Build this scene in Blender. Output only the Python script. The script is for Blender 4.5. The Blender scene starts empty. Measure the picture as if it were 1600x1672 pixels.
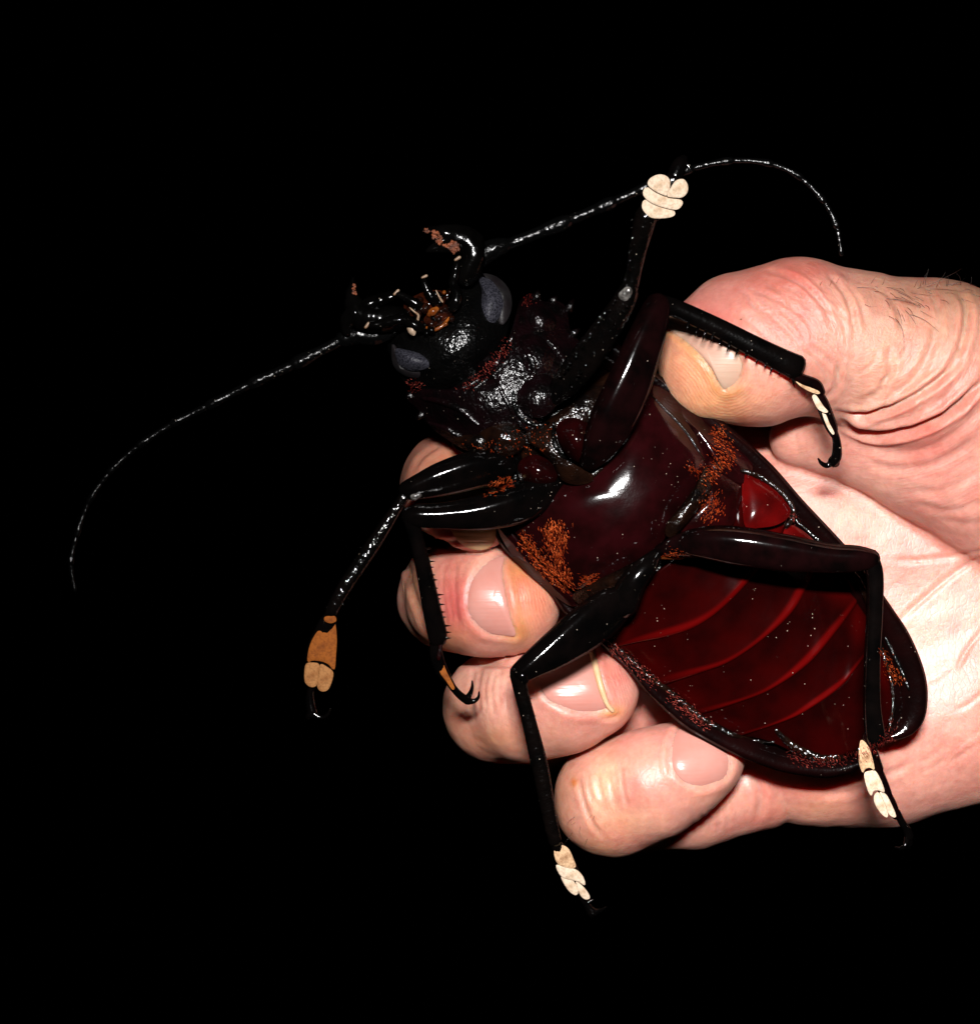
import bpy, math, random
import numpy as np
from mathutils import Vector, Matrix
from mathutils.bvhtree import BVHTree

random.seed(7)
rng = np.random.default_rng(11)

# ------------------------------------------------------------------ camera, world, flash
S = 0.0001            # one photo pixel at the reference plane = 0.1 mm
D = 3200.0            # lens to reference plane, in the same unit (0.32 m)
scene = bpy.context.scene
cam_d = bpy.data.cameras.new('camera')
cam = bpy.data.objects.new('camera', cam_d)
scene.collection.objects.link(cam)
cam.location = (0, -D * S, 0)
cam.rotation_euler = (math.radians(90), 0, 0)
cam_d.sensor_fit = 'HORIZONTAL'
cam_d.sensor_width = 36
cam_d.lens = 36 * D / 1600.0
cam_d.clip_start = 0.01
cam_d.clip_end = 50
scene.camera = cam

world = bpy.data.worlds.new('World')
scene.world = world
world.use_nodes = True
world.node_tree.nodes['Background'].inputs['Color'].default_value = (0, 0, 0, 1)
world.node_tree.nodes['Background'].inputs['Strength'].default_value = 0.0

fl = bpy.data.lights.new('camera_flash', 'AREA')
fl.shape = 'RECTANGLE'
fl.size = 0.058
fl.size_y = 0.015
fl.energy = 0.315
fl.color = (1.0, 0.98, 0.97)
fl.spread = math.radians(54)
flash = bpy.data.objects.new('camera_flash', fl)
scene.collection.objects.link(flash)
flash.location = (0.008, -0.325, 0.072)
tgt = Vector((0.058, 0.0, -0.030))
flash.rotation_euler = (tgt - flash.location).to_track_quat('-Z', 'Y').to_euler()

scene.view_settings.view_transform = 'Standard'
scene.view_settings.look = 'None'
scene.view_settings.exposure = 0.0
scene.view_settings.gamma = 1.0
scene.render.resolution_x = 979
scene.render.resolution_y = 1024
try:
    scene.cycles.max_bounces = 8
except Exception:
    pass

# ------------------------------------------------------------------ pixel + depth -> place
def U(px, py, z):
    """photo pixel and depth (towards the lens) -> point, unit 0.1 mm: x right, y up, z to lens"""
    f = (D - z) / D
    return np.array([(px - 800.0) * f, (836.0 - py) * f, z], dtype=float)

def to_world(A):
    A = np.asarray(A, dtype=float)
    return np.stack([A[..., 0], -A[..., 2], A[..., 1]], -1) * S

def to_px(A):
    f = D / (D - A[..., 2])
    return A[..., 0] * f + 800.0, 836.0 - A[..., 1] * f

# ------------------------------------------------------------------ materials
def nodes_of(m):
    m.use_nodes = True
    nt = m.node_tree
    nt.nodes.clear()
    out = nt.nodes.new('ShaderNodeOutputMaterial')
    b = nt.nodes.new('ShaderNodeBsdfPrincipled')
    nt.links.new(b.outputs[0], out.inputs[0])
    return nt, b

def N(nt, t, **kw):
    n = nt.nodes.new(t)
    for k, v in kw.items():
        if k in n.inputs.keys():
            n.inputs[k].default_value = v
        else:
            setattr(n, k, v)
    return n

def mixc(nt, fac, a, b, mode='MIX'):
    m = nt.nodes.new('ShaderNodeMix')
    m.data_type = 'RGBA'
    m.blend_type = mode
    for sock, val in ((m.inputs[0], fac), (m.inputs[6], a), (m.inputs[7], b)):
        if hasattr(val, 'links'):
            nt.links.new(val, sock)
        elif isinstance(val, tuple):
            sock.default_value = val if len(val) == 4 else (*val, 1)
        else:
            sock.default_value = val
    return m.outputs[2]

def ramp(nt, src, stops):
    r = nt.nodes.new('ShaderNodeValToRGB')
    e = r.color_ramp.elements
    while len(e) < len(stops):
        e.new(0.5)
    for i, (p, c) in enumerate(stops):
        e[i].position = p
        e[i].color = (c, c, c, 1) if not isinstance(c, tuple) else (*c, 1)
    nt.links.new(src, r.inputs[0])
    return r.outputs[0]

def chitin(name, col, col2=None, rough=0.12, bump=0.25, scale=2500, pits=0.0, dust=0.6,
           mott=260, spec=0.45, dustcol=(0.34, 0.28, 0.22), wrinkle=0.0, grain=0.0, attr=None, col3=None, gcol=(1, 1, 1)):
    m = bpy.data.materials.new(name)
    m.use_nodes = True
    nt = m.node_tree
    nt.nodes.clear()
    out = nt.nodes.new('ShaderNodeOutputMaterial')
    dif = nt.nodes.new('ShaderNodeBsdfDiffuse')
    glo = nt.nodes.new('ShaderNodeBsdfGlossy')
    glo.inputs['Color'].default_value = (*gcol, 1)
    mix = nt.nodes.new('ShaderNodeMixShader')
    nt.links.new(dif.outputs[0], mix.inputs[1]); nt.links.new(glo.outputs[0], mix.inputs[2])
    nt.links.new(mix.outputs[0], out.inputs[0])
    co = N(nt, 'ShaderNodeTexCoord').outputs['Object']
    n1 = N(nt, 'ShaderNodeTexNoise', Scale=mott, Detail=4.0)
    nt.links.new(co, n1.inputs['Vector'])
    c2 = col2 or tuple(x * 0.35 for x in col)
    base = mixc(nt, ramp(nt, n1.outputs[0], [(0.36, 0.0), (0.64, 1.0)]), col, c2)
    if attr:
        at = N(nt, 'ShaderNodeAttribute', attribute_name=attr)
        base = mixc(nt, at.outputs['Fac'], base, col3)
    # specks of pale dust, a few larger, most tiny
    v = N(nt, 'ShaderNodeTexVoronoi', Scale=1500.0)
    nt.links.new(co, v.inputs['Vector'])
    sep = N(nt, 'ShaderNodeSeparateColor')
    nt.links.new(v.outputs['Color'], sep.inputs[0])
    nd = N(nt, 'ShaderNodeTexNoise', Scale=150.0, Detail=2.0)
    nt.links.new(co, nd.inputs['Vector'])
    thr = N(nt, 'ShaderNodeMapRange')
    thr.inputs[1].default_value = 0.38; thr.inputs[2].default_value = 0.66
    thr.inputs[3].default_value = 1.0; thr.inputs[4].default_value = dust
    nt.links.new(nd.outputs[0], thr.inputs[0])
    pick = N(nt, 'ShaderNodeMath', operation='GREATER_THAN')
    nt.links.new(sep.outputs[0], pick.inputs[0]); nt.links.new(thr.outputs[0], pick.inputs[1])
    p3 = N(nt, 'ShaderNodeMath', operation='POWER'); p3.inputs[1].default_value = 2.5
    nt.links.new(sep.outputs[1], p3.inputs[0])
    rad = N(nt, 'ShaderNodeMath', operation='MULTIPLY_ADD')
    rad.inputs[1].default_value = 0.11; rad.inputs[2].default_value = 0.018
    nt.links.new(p3.outputs[0], rad.inputs[0])
    near = N(nt, 'ShaderNodeMath', operation='LESS_THAN')
    nt.links.new(v.outputs['Distance'], near.inputs[0]); nt.links.new(rad.outputs[0], near.inputs[1])
    fac = N(nt, 'ShaderNodeMath', operation='MULTIPLY')
    nt.links.new(pick.outputs[0], fac.inputs[0]); nt.links.new(near.outputs[0], fac.inputs[1])
    base = mixc(nt, fac.outputs[0], base, dustcol)
    nt.links.new(base, dif.inputs['Color'])
    # gloss: a film that is smeared here and there, none on the dust
    n2 = N(nt, 'ShaderNodeTexNoise', Scale=420.0, Detail=5.0)
    nt.links.new(co, n2.inputs['Vector'])
    rr = N(nt, 'ShaderNodeMapRange')
    rr.inputs[3].default_value = rough * 0.7; rr.inputs[4].default_value = rough * 1.5
    nt.links.new(n2.outputs[0], rr.inputs[0])
    nt.links.new(rr.outputs[0], glo.inputs['Roughness'])
    inv = N(nt, 'ShaderNodeMath', operation='SUBTRACT'); inv.inputs[0].default_value = 1.0
    nt.links.new(fac.outputs[0], inv.inputs[1])
    sf = N(nt, 'ShaderNodeMath', operation='MULTIPLY'); sf.inputs[1].default_value = spec * 0.1
    nt.links.new(inv.outputs[0], sf.inputs[0])
    nt.links.new(sf.outputs[0], mix.inputs[0])
    # relief
    n3 = N(nt, 'ShaderNodeTexNoise', Scale=scale, Detail=3.0)
    nt.links.new(co, n3.inputs['Vector'])
    h = n3.outputs[0]
    for kind, amt, sc in (('pit', pits, scale * 0.55), ('grain', grain, 3600.0), ('wrinkle', wrinkle, 330.0)):
        if not amt: continue
        if kind == 'wrinkle':
            t = N(nt, 'ShaderNodeTexNoise', Scale=sc, Detail=4.0, Distortion=1.2); src = t.outputs[0]
        else:
            t = N(nt, 'ShaderNodeTexVoronoi', Scale=sc); src = t.outputs['Distance']
        nt.links.new(co, t.inputs['Vector'])
        mp = N(nt, 'ShaderNodeMath', operation='MULTIPLY_ADD')
        mp.inputs[1].default_value = amt
        nt.links.new(src, mp.inputs[0]); nt.links.new(h, mp.inputs[2])
        h = mp.outputs[0]
    if bump:
        bp = N(nt, 'ShaderNodeBump', Strength=bump, Distance=0.00025)
        nt.links.new(h, bp.inputs['Height'])
        nt.links.new(bp.outputs[0], dif.inputs['Normal']); nt.links.new(bp.outputs[0], glo.inputs['Normal'])
    return m

M = {}
M['black'] = chitin('black_chitin', (0.0016, 0.0015, 0.0014), (0.0008, 0.0008, 0.0008), 0.17, 0.50, 2300, pits=1.0, grain=0.5, dust=0.35)
M['leg'] = chitin('leg_chitin', (0.0018, 0.0012, 0.0011), (0.0007, 0.0006, 0.0006), 0.09, 0.14, 1900, pits=0.3, dust=0.2)
M['brownleg'] = chitin('femur_chitin', (0.0046, 0.0011, 0.0012), (0.0012, 0.0006, 0.0006), 0.08, 0.05, 1500, dust=0.55)
M['thorax'] = chitin('thorax_chitin', (0.0034, 0.0008, 0.0012), (0.0009, 0.0006, 0.0006), 0.19, 0.50, 2300, pits=1.0, grain=0.5, dust=0.35, wrinkle=2.0)
M['crumple'] = chitin('membrane_chitin', (0.008, 0.0028, 0.0014), (0.0014, 0.0009, 0.0008), 0.12, 0.5, 1700, pits=1.0, grain=0.5, dust=0.3, wrinkle=2.6)
M['antenna'] = chitin('antenna_chitin', (0.0020, 0.0020, 0.0020), (0.0010, 0.0010, 0.0010), 0.17, 0.42, 2000, pits=1.2, dust=0.3, spec=0.26)
M['legrough'] = chitin('rough_leg_chitin', (0.0022, 0.0014, 0.0012), (0.0008, 0.0007, 0.0006), 0.10, 0.40, 1500, pits=1.0, grain=0.5, dust=0.45)
M['mouthmass'] = chitin('mouth_membrane', (0.034, 0.0065, 0.0024), (0.005, 0.0016, 0.0010), 0.13, 0.55, 1500, pits=1.0, dust=0.5, wrinkle=2.5, mott=700)
M['sternum'] = chitin('metasternum_chitin', (0.0110, 0.0011, 0.0015), (0.0048, 0.0007, 0.0008), 0.085, 0.035, 2600, pits=0.3, grain=0.3, dust=0.2)
M['coxa'] = chitin('coxa_chitin', (0.0115, 0.0008, 0.0010), (0.004, 0.0006, 0.0006), 0.12, 0.16, 2300, pits=0.5, dust=0.5)
M['belly'] = chitin('abdomen_chitin', (0.0175, 0.0004, 0.0004), (0.0055, 0.0003, 0.0003), 0.09, 0.05, 1500, pits=0.2, dust=0.05, mott=95, attr='margin', col3=(0.066, 0.0008, 0.0008), spec=0.4)
M['redpatch'] = chitin('abdomen_red', (0.070, 0.0012, 0.0012), (0.028, 0.0007, 0.0007), 0.10, 0.06, 1500, dust=0.6, mott=180)
M['elytron'] = chitin('elytron_chitin', (0.0052, 0.0010, 0.0010), (0.0020, 0.0007, 0.0007), 0.10, 0.16, 2200, pits=0.5, dust=0.45, mott=150, spec=0.4)
M['mandible'] = chitin('mandible_chitin', (0.0016, 0.0014, 0.0013), None, 0.12, 0.22, 1500, pits=0.8, dust=0.3, spec=0.2)
M['knee'] = chitin('knee_glint', (0.13, 0.12, 0.11), (0.02, 0.018, 0.016), 0.15, 0.5, 1800, pits=0.8, dust=0.6, mott=900)  # grey tone painted in for the glint on the knees
M['mouth'] = chitin('mouth_chitin', (0.022, 0.0042, 0.0016), (0.004, 0.0015, 0.0010), 0.12, 0.5, 1500, pits=0.6, dust=0.5)
M['amber'] = chitin('amber_mouthpart', (0.30, 0.085, 0.012), (0.10, 0.022, 0.004), 0.12, 0.2, 1500, dust=0.9)
M['pale'] = chitin('pale_membrane', (0.42, 0.31, 0.22), (0.20, 0.11, 0.06), 0.3, 0.4, 1500, dust=0.9, mott=700)
M['soil'] = chitin('orange_soil', (0.27, 0.062, 0.014), (0.075, 0.02, 0.007), 0.6, 0.8, 3000, dust=0.8, mott=900)
M['eye'] = chitin('compound_eye', (0.038, 0.037, 0.047), (0.0045, 0.0045, 0.0075), 0.45, 0.35, 4200, pits=1.0, dust=0.97, mott=3300, spec=0.2)
M['eyerim'] = chitin('eye_rim', (0.0050, 0.0026, 0.0034), None, 0.5, 0.3, 3000, dust=0.9)
M['orangehair'] = chitin('orange_setae', (0.25, 0.021, 0.004), (0.030, 0.003, 0.001), 0.30, 0.0, 2000, dust=0.99, spec=1.6, gcol=(1.0, 0.22, 0.055), mott=2600)
M['redhair'] = chitin('dark_red_setae', (0.11, 0.007, 0.006), (0.014, 0.0015, 0.0015), 0.30, 0.0, 2000, dust=0.99, spec=1.4, gcol=(1.0, 0.22, 0.16), mott=2600)
M['darkhair'] = chitin('dark_hair', (0.036, 0.013, 0.007), None, 0.3, 0.0, 2000, dust=0.99)

def pad_mat(name, c1, c2):
    m = bpy.data.materials.new(name)
    nt, b = nodes_of(m)
    co = N(nt, 'ShaderNodeTexCoord').outputs['Object']
    n = N(nt, 'ShaderNodeTexNoise', Scale=420.0, Detail=6.0, Roughness=0.7)
    nt.links.new(co, n.inputs['Vector'])
    n2 = N(nt, 'ShaderNodeTexNoise', Scale=2600.0, Detail=2.0)
    nt.links.new(co, n2.inputs['Vector'])
    c = mixc(nt, ramp(nt, n.outputs[0], [(0.5, 0.0), (0.68, 1.0)]), c1, c2)
    c = mixc(nt, ramp(nt, n2.outputs[0], [(0.36, 0.28), (0.52, 0.0)]), c, tuple(x * 0.35 for x in c2))
    nt.links.new(c, b.inputs['Base Color'])
    b.inputs['Roughness'].default_value = 0.8
    b.inputs['Sheen Weight'].default_value = 0.0
    b.inputs['Specular IOR Level'].default_value = 0.15
    bp = N(nt, 'ShaderNodeBump', Strength=0.6, Distance=0.0002)
    nt.links.new(n2.outputs[0], bp.inputs['Height'])
    nt.links.new(bp.outputs[0], b.inputs['Normal'])
    return m
M['padwhite'] = pad_mat('pad_white', (0.54, 0.42, 0.31), (0.36, 0.23, 0.13))
M['padochre'] = pad_mat('pad_ochre', (0.29, 0.13, 0.045), (0.17, 0.056, 0.013))
M['padtan'] = pad_mat('pad_tan', (0.48, 0.31, 0.18), (0.17, 0.065, 0.022))
M['padorange'] = pad_mat('pad_orange', (0.21, 0.058, 0.007), (0.11, 0.026, 0.004))

def skin_mat():
    m = bpy.data.materials.new('skin')
    nt, b = nodes_of(m)
    co = N(nt, 'ShaderNodeTexCoord').outputs['Object']
    at = N(nt, 'ShaderNodeAttribute', attribute_name='tint')
    n1 = N(nt, 'ShaderNodeTexNoise', Scale=75.0, Detail=7.0, Roughness=0.62)
    nt.links.new(co, n1.inputs['Vector'])
    mot = ramp(nt, n1.outputs[0], [(0.32, (1.12, 1.12, 1.06)), (0.48, (1.0, 1.0, 1.0)), (0.68, (0.90, 0.66, 0.64))])
    c = mixc(nt, 1.0, at.outputs['Color'], mot, 'MULTIPLY')
    n2 = N(nt, 'ShaderNodeTexNoise', Scale=700.0, Detail=4.0, Roughness=0.65)
    nt.links.new(co, n2.inputs['Vector'])
    c = mixc(nt, 0.8, c, mixc(nt, 1.0, c, ramp(nt, n2.outputs[0], [(0.3, (0.86, 0.76, 0.74)), (0.7, (1.1, 1.1, 1.1))]), 'MULTIPLY'))
    # grains of dirt
    v = N(nt, 'ShaderNodeTexVoronoi', Scale=210.0)
    nt.links.new(co, v.inputs['Vector'])
    sep = N(nt, 'ShaderNodeSeparateColor')
    nt.links.new(v.outputs['Color'], sep.inputs[0])
    pk = N(nt, 'ShaderNodeMath', operation='GREATER_THAN'); pk.inputs[1].default_value = 0.8
    nt.links.new(sep.outputs[0], pk.inputs[0])
    ls = N(nt, 'ShaderNodeMath', operation='LESS_THAN'); ls.inputs[1].default_value = 0.042
    nt.links.new(v.outputs['Distance'], ls.inputs[0])
    mu = N(nt, 'ShaderNodeMath', operation='MULTIPLY')
    nt.links.new(pk.outputs[0], mu.inputs[0]); nt.links.new(ls.outputs[0], mu.inputs[1])
    c = mixc(nt, mu.outputs[0], c, (0.16, 0.06, 0.02))
    nt.links.new(c, b.inputs['Base Color'])
    b.inputs['Subsurface Weight'].default_value = 0.80
    b.inputs['Subsurface Radius'].default_value = (1.0, 0.12, 0.06)
    b.inputs['Subsurface Scale'].default_value = 0.0032
    rr = N(nt, 'ShaderNodeMapRange'); rr.inputs[3].default_value = 0.34; rr.inputs[4].default_value = 0.56
    nt.links.new(n2.outputs[0], rr.inputs[0]); nt.links.new(rr.outputs[0], b.inputs['Roughness'])
    b.inputs['Specular IOR Level'].default_value = 0.5
    # relief: pores, fine lines that run with the folds, fingerprint ridges round the nails
    vr = N(nt, 'ShaderNodeTexVoronoi', Scale=1150.0, feature='DISTANCE_TO_EDGE')
    vm = N(nt, 'ShaderNodeMapping'); vm.inputs['Scale'].default_value = (1.0, 1.0, 0.5); vm.inputs['Rotation'].default_value = (0.0, 0.8, 0.0)
    nt.links.new(co, vm.inputs['Vector']); nt.links.new(vm.outputs[0], vr.inputs['Vector'])
    lines = ramp(nt, vr.outputs['Distance'], [(0.0, 0.0), (0.12, 1.0)])
    a2 = N(nt, 'ShaderNodeAttribute', attribute_name='ridge')
    ph = N(nt, 'ShaderNodeAttribute', attribute_name='phase')
    nz = N(nt, 'ShaderNodeTexNoise', Scale=330.0, Detail=1.0)
    nt.links.new(co, nz.inputs['Vector'])
    pa = N(nt, 'ShaderNodeMath', operation='MULTIPLY_ADD'); pa.inputs[1].default_value = 13.0
    nt.links.new(nz.outputs[0], pa.inputs[0]); nt.links.new(ph.outputs['Fac'], pa.inputs[2])
    sn = N(nt, 'ShaderNodeMath', operation='SINE'); nt.links.new(pa.outputs[0], sn.inputs[0])
    wm = N(nt, 'ShaderNodeMath', operation='MULTIPLY')
    nt.links.new(sn.outputs[0], wm.inputs[0]); nt.links.new(a2.outputs['Fac'], wm.inputs[1])
    fv = N(nt, 'ShaderNodeAttribute', attribute_name='flow')
    fn_ = N(nt, 'ShaderNodeTexNoise', Scale=1.0, Detail=5.0, Roughness=0.62)
    nt.links.new(fv.outputs['Vector'], fn_.inputs['Vector'])
    fs = N(nt, 'ShaderNodeSeparateXYZ'); nt.links.new(fv.outputs['Vector'], fs.inputs[0])
    fw = N(nt, 'ShaderNodeMath', operation='MULTIPLY')
    nt.links.new(fn_.outputs[0], fw.inputs[0]); nt.links.new(fs.outputs[2], fw.inputs[1])
    h1 = N(nt, 'ShaderNodeMath', operation='MULTIPLY_ADD'); h1.inputs[1].default_value = 0.16
    nt.links.new(lines, h1.inputs[0]); nt.links.new(n2.outputs[0], h1.inputs[2])
    h2 = N(nt, 'ShaderNodeMath', operation='MULTIPLY_ADD'); h2.inputs[1].default_value = 0.15
    nt.links.new(wm.outputs[0], h2.inputs[0]); nt.links.new(h1.outputs[0], h2.inputs[2])
    h3 = N(nt, 'ShaderNodeMath', operation='MULTIPLY_ADD'); h3.inputs[1].default_value = 2.0
    nt.links.new(fw.outputs[0], h3.inputs[0]); nt.links.new(h2.outputs[0], h3.inputs[2])
    bp = N(nt, 'ShaderNodeBump', Strength=0.40, Distance=0.00022)
    nt.links.new(h3.outputs[0], bp.inputs['Height'])
    nt.links.new(bp.outputs[0], b.inputs['Normal'])
    return m
M['skin'] = skin_mat()

def nail_mat(name, col, col2, rough=0.26, rot=0.0, ridges=0.25):
    m = bpy.data.materials.new(name)
    nt, b = nodes_of(m)
    co = N(nt, 'ShaderNodeTexCoord').outputs['Object']
    n = N(nt, 'ShaderNodeTexNoise', Scale=170.0, Detail=4.0)
    nt.links.new(co, n.inputs['Vector'])
    mp = N(nt, 'ShaderNodeMapping'); mp.inputs['Rotation'].default_value = (0, rot, 0)
    mp.inputs['Scale'].default_value = (0.05, 0.05, 1.0)
    nt.links.new(co, mp.inputs['Vector'])
    n2 = N(nt, 'ShaderNodeTexNoise', Scale=2300.0, Detail=2.0)
    nt.links.new(mp.outputs[0], n2.inputs['Vector'])
    c = mixc(nt, ramp(nt, n.outputs[0], [(0.35, 0.0), (0.65, 1.0)]), col, col2)
    nt.links.new(c, b.inputs['Base Color'])
    b.inputs['Subsurface Weight'].default_value = 0.4
    b.inputs['Subsurface Radius'].default_value = (1.0, 0.4, 0.3)
    b.inputs['Subsurface Scale'].default_value = 0.0008
    b.inputs['Roughness'].default_value = rough
    bp = N(nt, 'ShaderNodeBump', Strength=ridges, Distance=0.0002)
    nt.links.new(n2.outputs[0], bp.inputs['Height'])
    nt.links.new(bp.outputs[0], b.inputs['Normal'])
    return m
M['nail'] = nail_mat('nail', (0.45, 0.185, 0.148), (0.47, 0.225, 0.185), rot=0.35)
M['nailthumb'] = nail_mat('nail_thumb', (0.44, 0.29, 0.21), (0.46, 0.24, 0.18), 0.4, 0.0, 0.3)
M['nailtip'] = nail_mat('nail_tip', (0.62, 0.40, 0.24), (0.52, 0.30, 0.15), 0.45)
M['nailthick'] = nail_mat('nail_thick', (0.50, 0.35, 0.19), (0.42, 0.26, 0.11), 0.35, 1.35, 0.9)

# ------------------------------------------------------------------ mesh helpers
WLOC = {}
CAST = []       # (verts in unit, faces) of everything a later piece may be laid on

def mesh_obj(name, verts, faces, mat, parent=None, smooth=True, cast=True, label=None, mats=None, midx=None):
    """verts in 0.1 mm units (x, up, to lens)"""
    v = np.asarray(verts, dtype=float)
    if cast:
        CAST.append((v, faces))
    w = to_world(v)
    c = (w.max(0) + w.min(0)) / 2
    me = bpy.data.meshes.new(name)
    if isinstance(faces, np.ndarray):
        k = faces.shape[1]
        me.vertices.add(len(w)); me.vertices.foreach_set('co', (w - c).ravel())
        me.loops.add(faces.size); me.loops.foreach_set('vertex_index', faces.ravel().astype(np.int32))
        me.polygons.add(len(faces))
        me.polygons.foreach_set('loop_start', np.arange(0, faces.size, k, dtype=np.int32))
        me.update(calc_edges=True)
    else:
        me.from_pydata([tuple(p) for p in (w - c)], [], faces)
    me.validate()
    if smooth:
        me.polygons.foreach_set('use_smooth', np.ones(len(me.polygons), dtype=bool))
    for mm in (mats or [mat]):
        me.materials.append(mm)
    if midx is not None:
        me.polygons.foreach_set('material_index', np.asarray(midx, dtype=np.int32))
    o = bpy.data.objects.new(name, me)
    scene.collection.objects.link(o)
    pl = np.zeros(3)
    if parent is not None:
        o.parent = parent
        pl = WLOC[parent]
    o.location = tuple(c - pl)
    WLOC[o] = c
    if label:
        o['label'] = label
    return o

def fix_normals(o):
    import bmesh
    bm = bmesh.new(); bm.from_mesh(o.data)
    bmesh.ops.recalc_face_normals(bm, faces=bm.faces)
    bm.to_mesh(o.data); bm.free()
    return o

def crom(P, n, closed=False):
    """Catmull-Rom resample of rows of P by arc length, n samples"""
    P = np.asarray(P, dtype=float)
    if closed:
        Q = np.vstack([P[-1], P, P[0], P[1]])
    else:
        Q = np.vstack([2 * P[0] - P[1], P, 2 * P[-1] - P[-2]])
    out = []
    for i in range(1, len(Q) - 2):
        p0, p1, p2, p3 = Q[i - 1], Q[i], Q[i + 1], Q[i + 2]
        t = np.linspace(0, 1, 24, endpoint=False)[:, None]
        out.append(0.5 * ((2 * p1) + (-p0 + p2) * t + (2 * p0 - 5 * p1 + 4 * p2 - p3) * t ** 2 + (-p0 + 3 * p1 - 3 * p2 + p3) * t ** 3))
    out.append(Q[-2][None])
    C = np.vstack(out)
    d = np.r_[0, np.cumsum(np.linalg.norm(np.diff(C[:, :2], axis=0), axis=1) + 1e-6)]
    tt = np.linspace(0, d[-1], n + (1 if closed else 0))
    R = np.stack([np.interp(tt, d, C[:, k]) for k in range(C.shape[1])], 1)
    return R[:-1] if closed else R

def lin(P, n):
    P = np.asarray(P, dtype=float)
    d = np.r_[0, np.cumsum(np.linalg.norm(np.diff(P[:, :2], axis=0), axis=1))]
    tt = np.linspace(0, d[-1], n)
    return np.stack([np.interp(tt, d, P[:, k]) for k in range(P.shape[1])], 1)

def tube_geo(pts, n=28, seg=16, cap=True, straight=False, power=2.0, wob=0.0, twist=0.0):
    """pts rows: px, py, z, half width in the picture, half depth"""
    pts = np.asarray(pts, dtype=float)
    if pts.shape[1] == 4:
        pts = np.c_[pts, pts[:, 3]]
    R = lin(pts, n) if straight else crom(pts, n)
    C = np.array([U(*r[:3]) for r in R])
    f = (D - R[:, 2]) / D
    rw, rz = R[:, 3] * f, R[:, 4] * f
    T = np.gradient(C, axis=0)
    T /= np.linalg.norm(T, axis=1)[:, None]
    view = np.array([0, 0, 1.0])
    Sd = np.cross(T, view)
    for i in range(len(Sd)):
        l = np.linalg.norm(Sd[i])
        Sd[i] = Sd[i] / l if l > 0.05 else (Sd[i - 1] if i else np.array([1.0, 0, 0]))
    O = np.cross(Sd, T)
    if twist:
        ct, st = math.cos(math.radians(twist)), math.sin(math.radians(twist))
        Sd, O = Sd * ct + O * st, O * ct - Sd * st
    rings = []
    a = np.linspace(0, 2 * np.pi, seg, endpoint=False)
    ca, sa = np.cos(a), np.sin(a)
    ex = 2.0 / power
    ca = np.sign(ca) * np.abs(ca) ** ex; sa = np.sign(sa) * np.abs(sa) ** ex
    def ring(i, sc, sh):
        w = 1 + wob * rng.normal(size=seg) if wob else 1
        return C[i] + T[i] * sh + (ca * w)[:, None] * Sd[i] * rw[i] * sc + (sa * w)[:, None] * O[i] * rz[i] * sc
    caps = [(0.2, 0.98), (0.55, 0.84), (0.83, 0.55)] if cap else []
    for sc, sh in caps:
        rings.append(ring(0, sc, -sh * min(rw[0], rz[0])))
    for i in range(len(C)):
        rings.append(ring(i, 1, 0))
    for sc, sh in reversed(caps):
        rings.append(ring(-1, sc, sh * min(rw[-1], rz[-1])))
    V = np.vstack(rings)
    F = []
    m = len(rings)
    for i in range(m - 1):
        for j in range(seg):
            k = (j + 1) % seg
            F.append((i * seg + j, i * seg + k, (i + 1) * seg + k, (i + 1) * seg + j))
    F.append(tuple(range(seg))[::-1])
    F.append(tuple((m - 1) * seg + j for j in range(seg)))
    return V, F

def merge(parts):
    V, F, o = [], [], 0
    for v, f in parts:
        V.append(v); F += [tuple(i + o for i in q) for q in f]; o += len(v)
    return np.vstack(V), F

def tube(name, pts, mat, parent, extra=None, label=None, **kw):
    g = [tube_geo(pts, **kw)] + (extra or [])
    V, F = merge(g)
    return fix_normals(mesh_obj(name, V, F, mat, parent, label=label))

AX = np.array([0.755, 0.656]); PX = np.array([0.656, -0.755])
def body_z(px, py):
    """depth of the beetle's underside: arched across, rolled a little to one side, dropping to the head and tail"""
    q = np.array([px - 930.0, py - 780.0])
    al, d = q @ AX, q @ PX
    return 60 - 90 * (d / 200) ** 2 + 0.20 * d - 0.16 * max(0.0, -al - 60) - 0.10 * max(0.0, al - 350)

def plate_geo(outline, ze, bulge, n=72, rings=14, p=2.2, thick=26, centre=None, closed=True, q=1.0):
    """pillow-shaped sclerite: outline rows px,py[,dz]; ze number or function for the rim's depth"""
    O = crom(np.asarray(outline, dtype=float), n, closed=True)
    c = np.asarray(centre if centre is not None else O[:, :2].mean(0), dtype=float)
    zf = ze if callable(ze) else (lambda x, y: ze)
    V, F = [], []
    ss = np.cos(np.linspace(0, np.pi / 2, rings + 1))[:-1]
    for s in ss:
        for o in O:
            x, y = c + (o[:2] - c) * s
            V.append(U(x, y, zf(x, y) + bulge * (1 - s ** p) ** q))
    V.append(U(c[0], c[1], zf(*c) + bulge))
    top = len(V) - 1
    for r in range(rings - 1):
        for j in range(n):
            k = (j + 1) % n
            F.append((r * n + j, r * n + k, (r + 1) * n + k, (r + 1) * n + j))
    for j in range(n):
        F.append(((rings - 1) * n + j, (rings - 1) * n + (j + 1) % n, top))
    b0 = len(V)
    for sc, dz in ((0.995, -0.45), (0.93, -1.0)):
        for o in O:
            x, y = c + (o[:2] - c) * sc
            V.append(U(x, y, zf(*o[:2]) + dz * thick))
    for j in range(n):
        k = (j + 1) % n
        F.append((j, b0 + j, b0 + k, k))
        F.append((b0 + j, b0 + n + j, b0 + n + k, b0 + k))
    F.append(tuple(b0 + n + j for j in range(n)))
    return np.array(V), F

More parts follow.
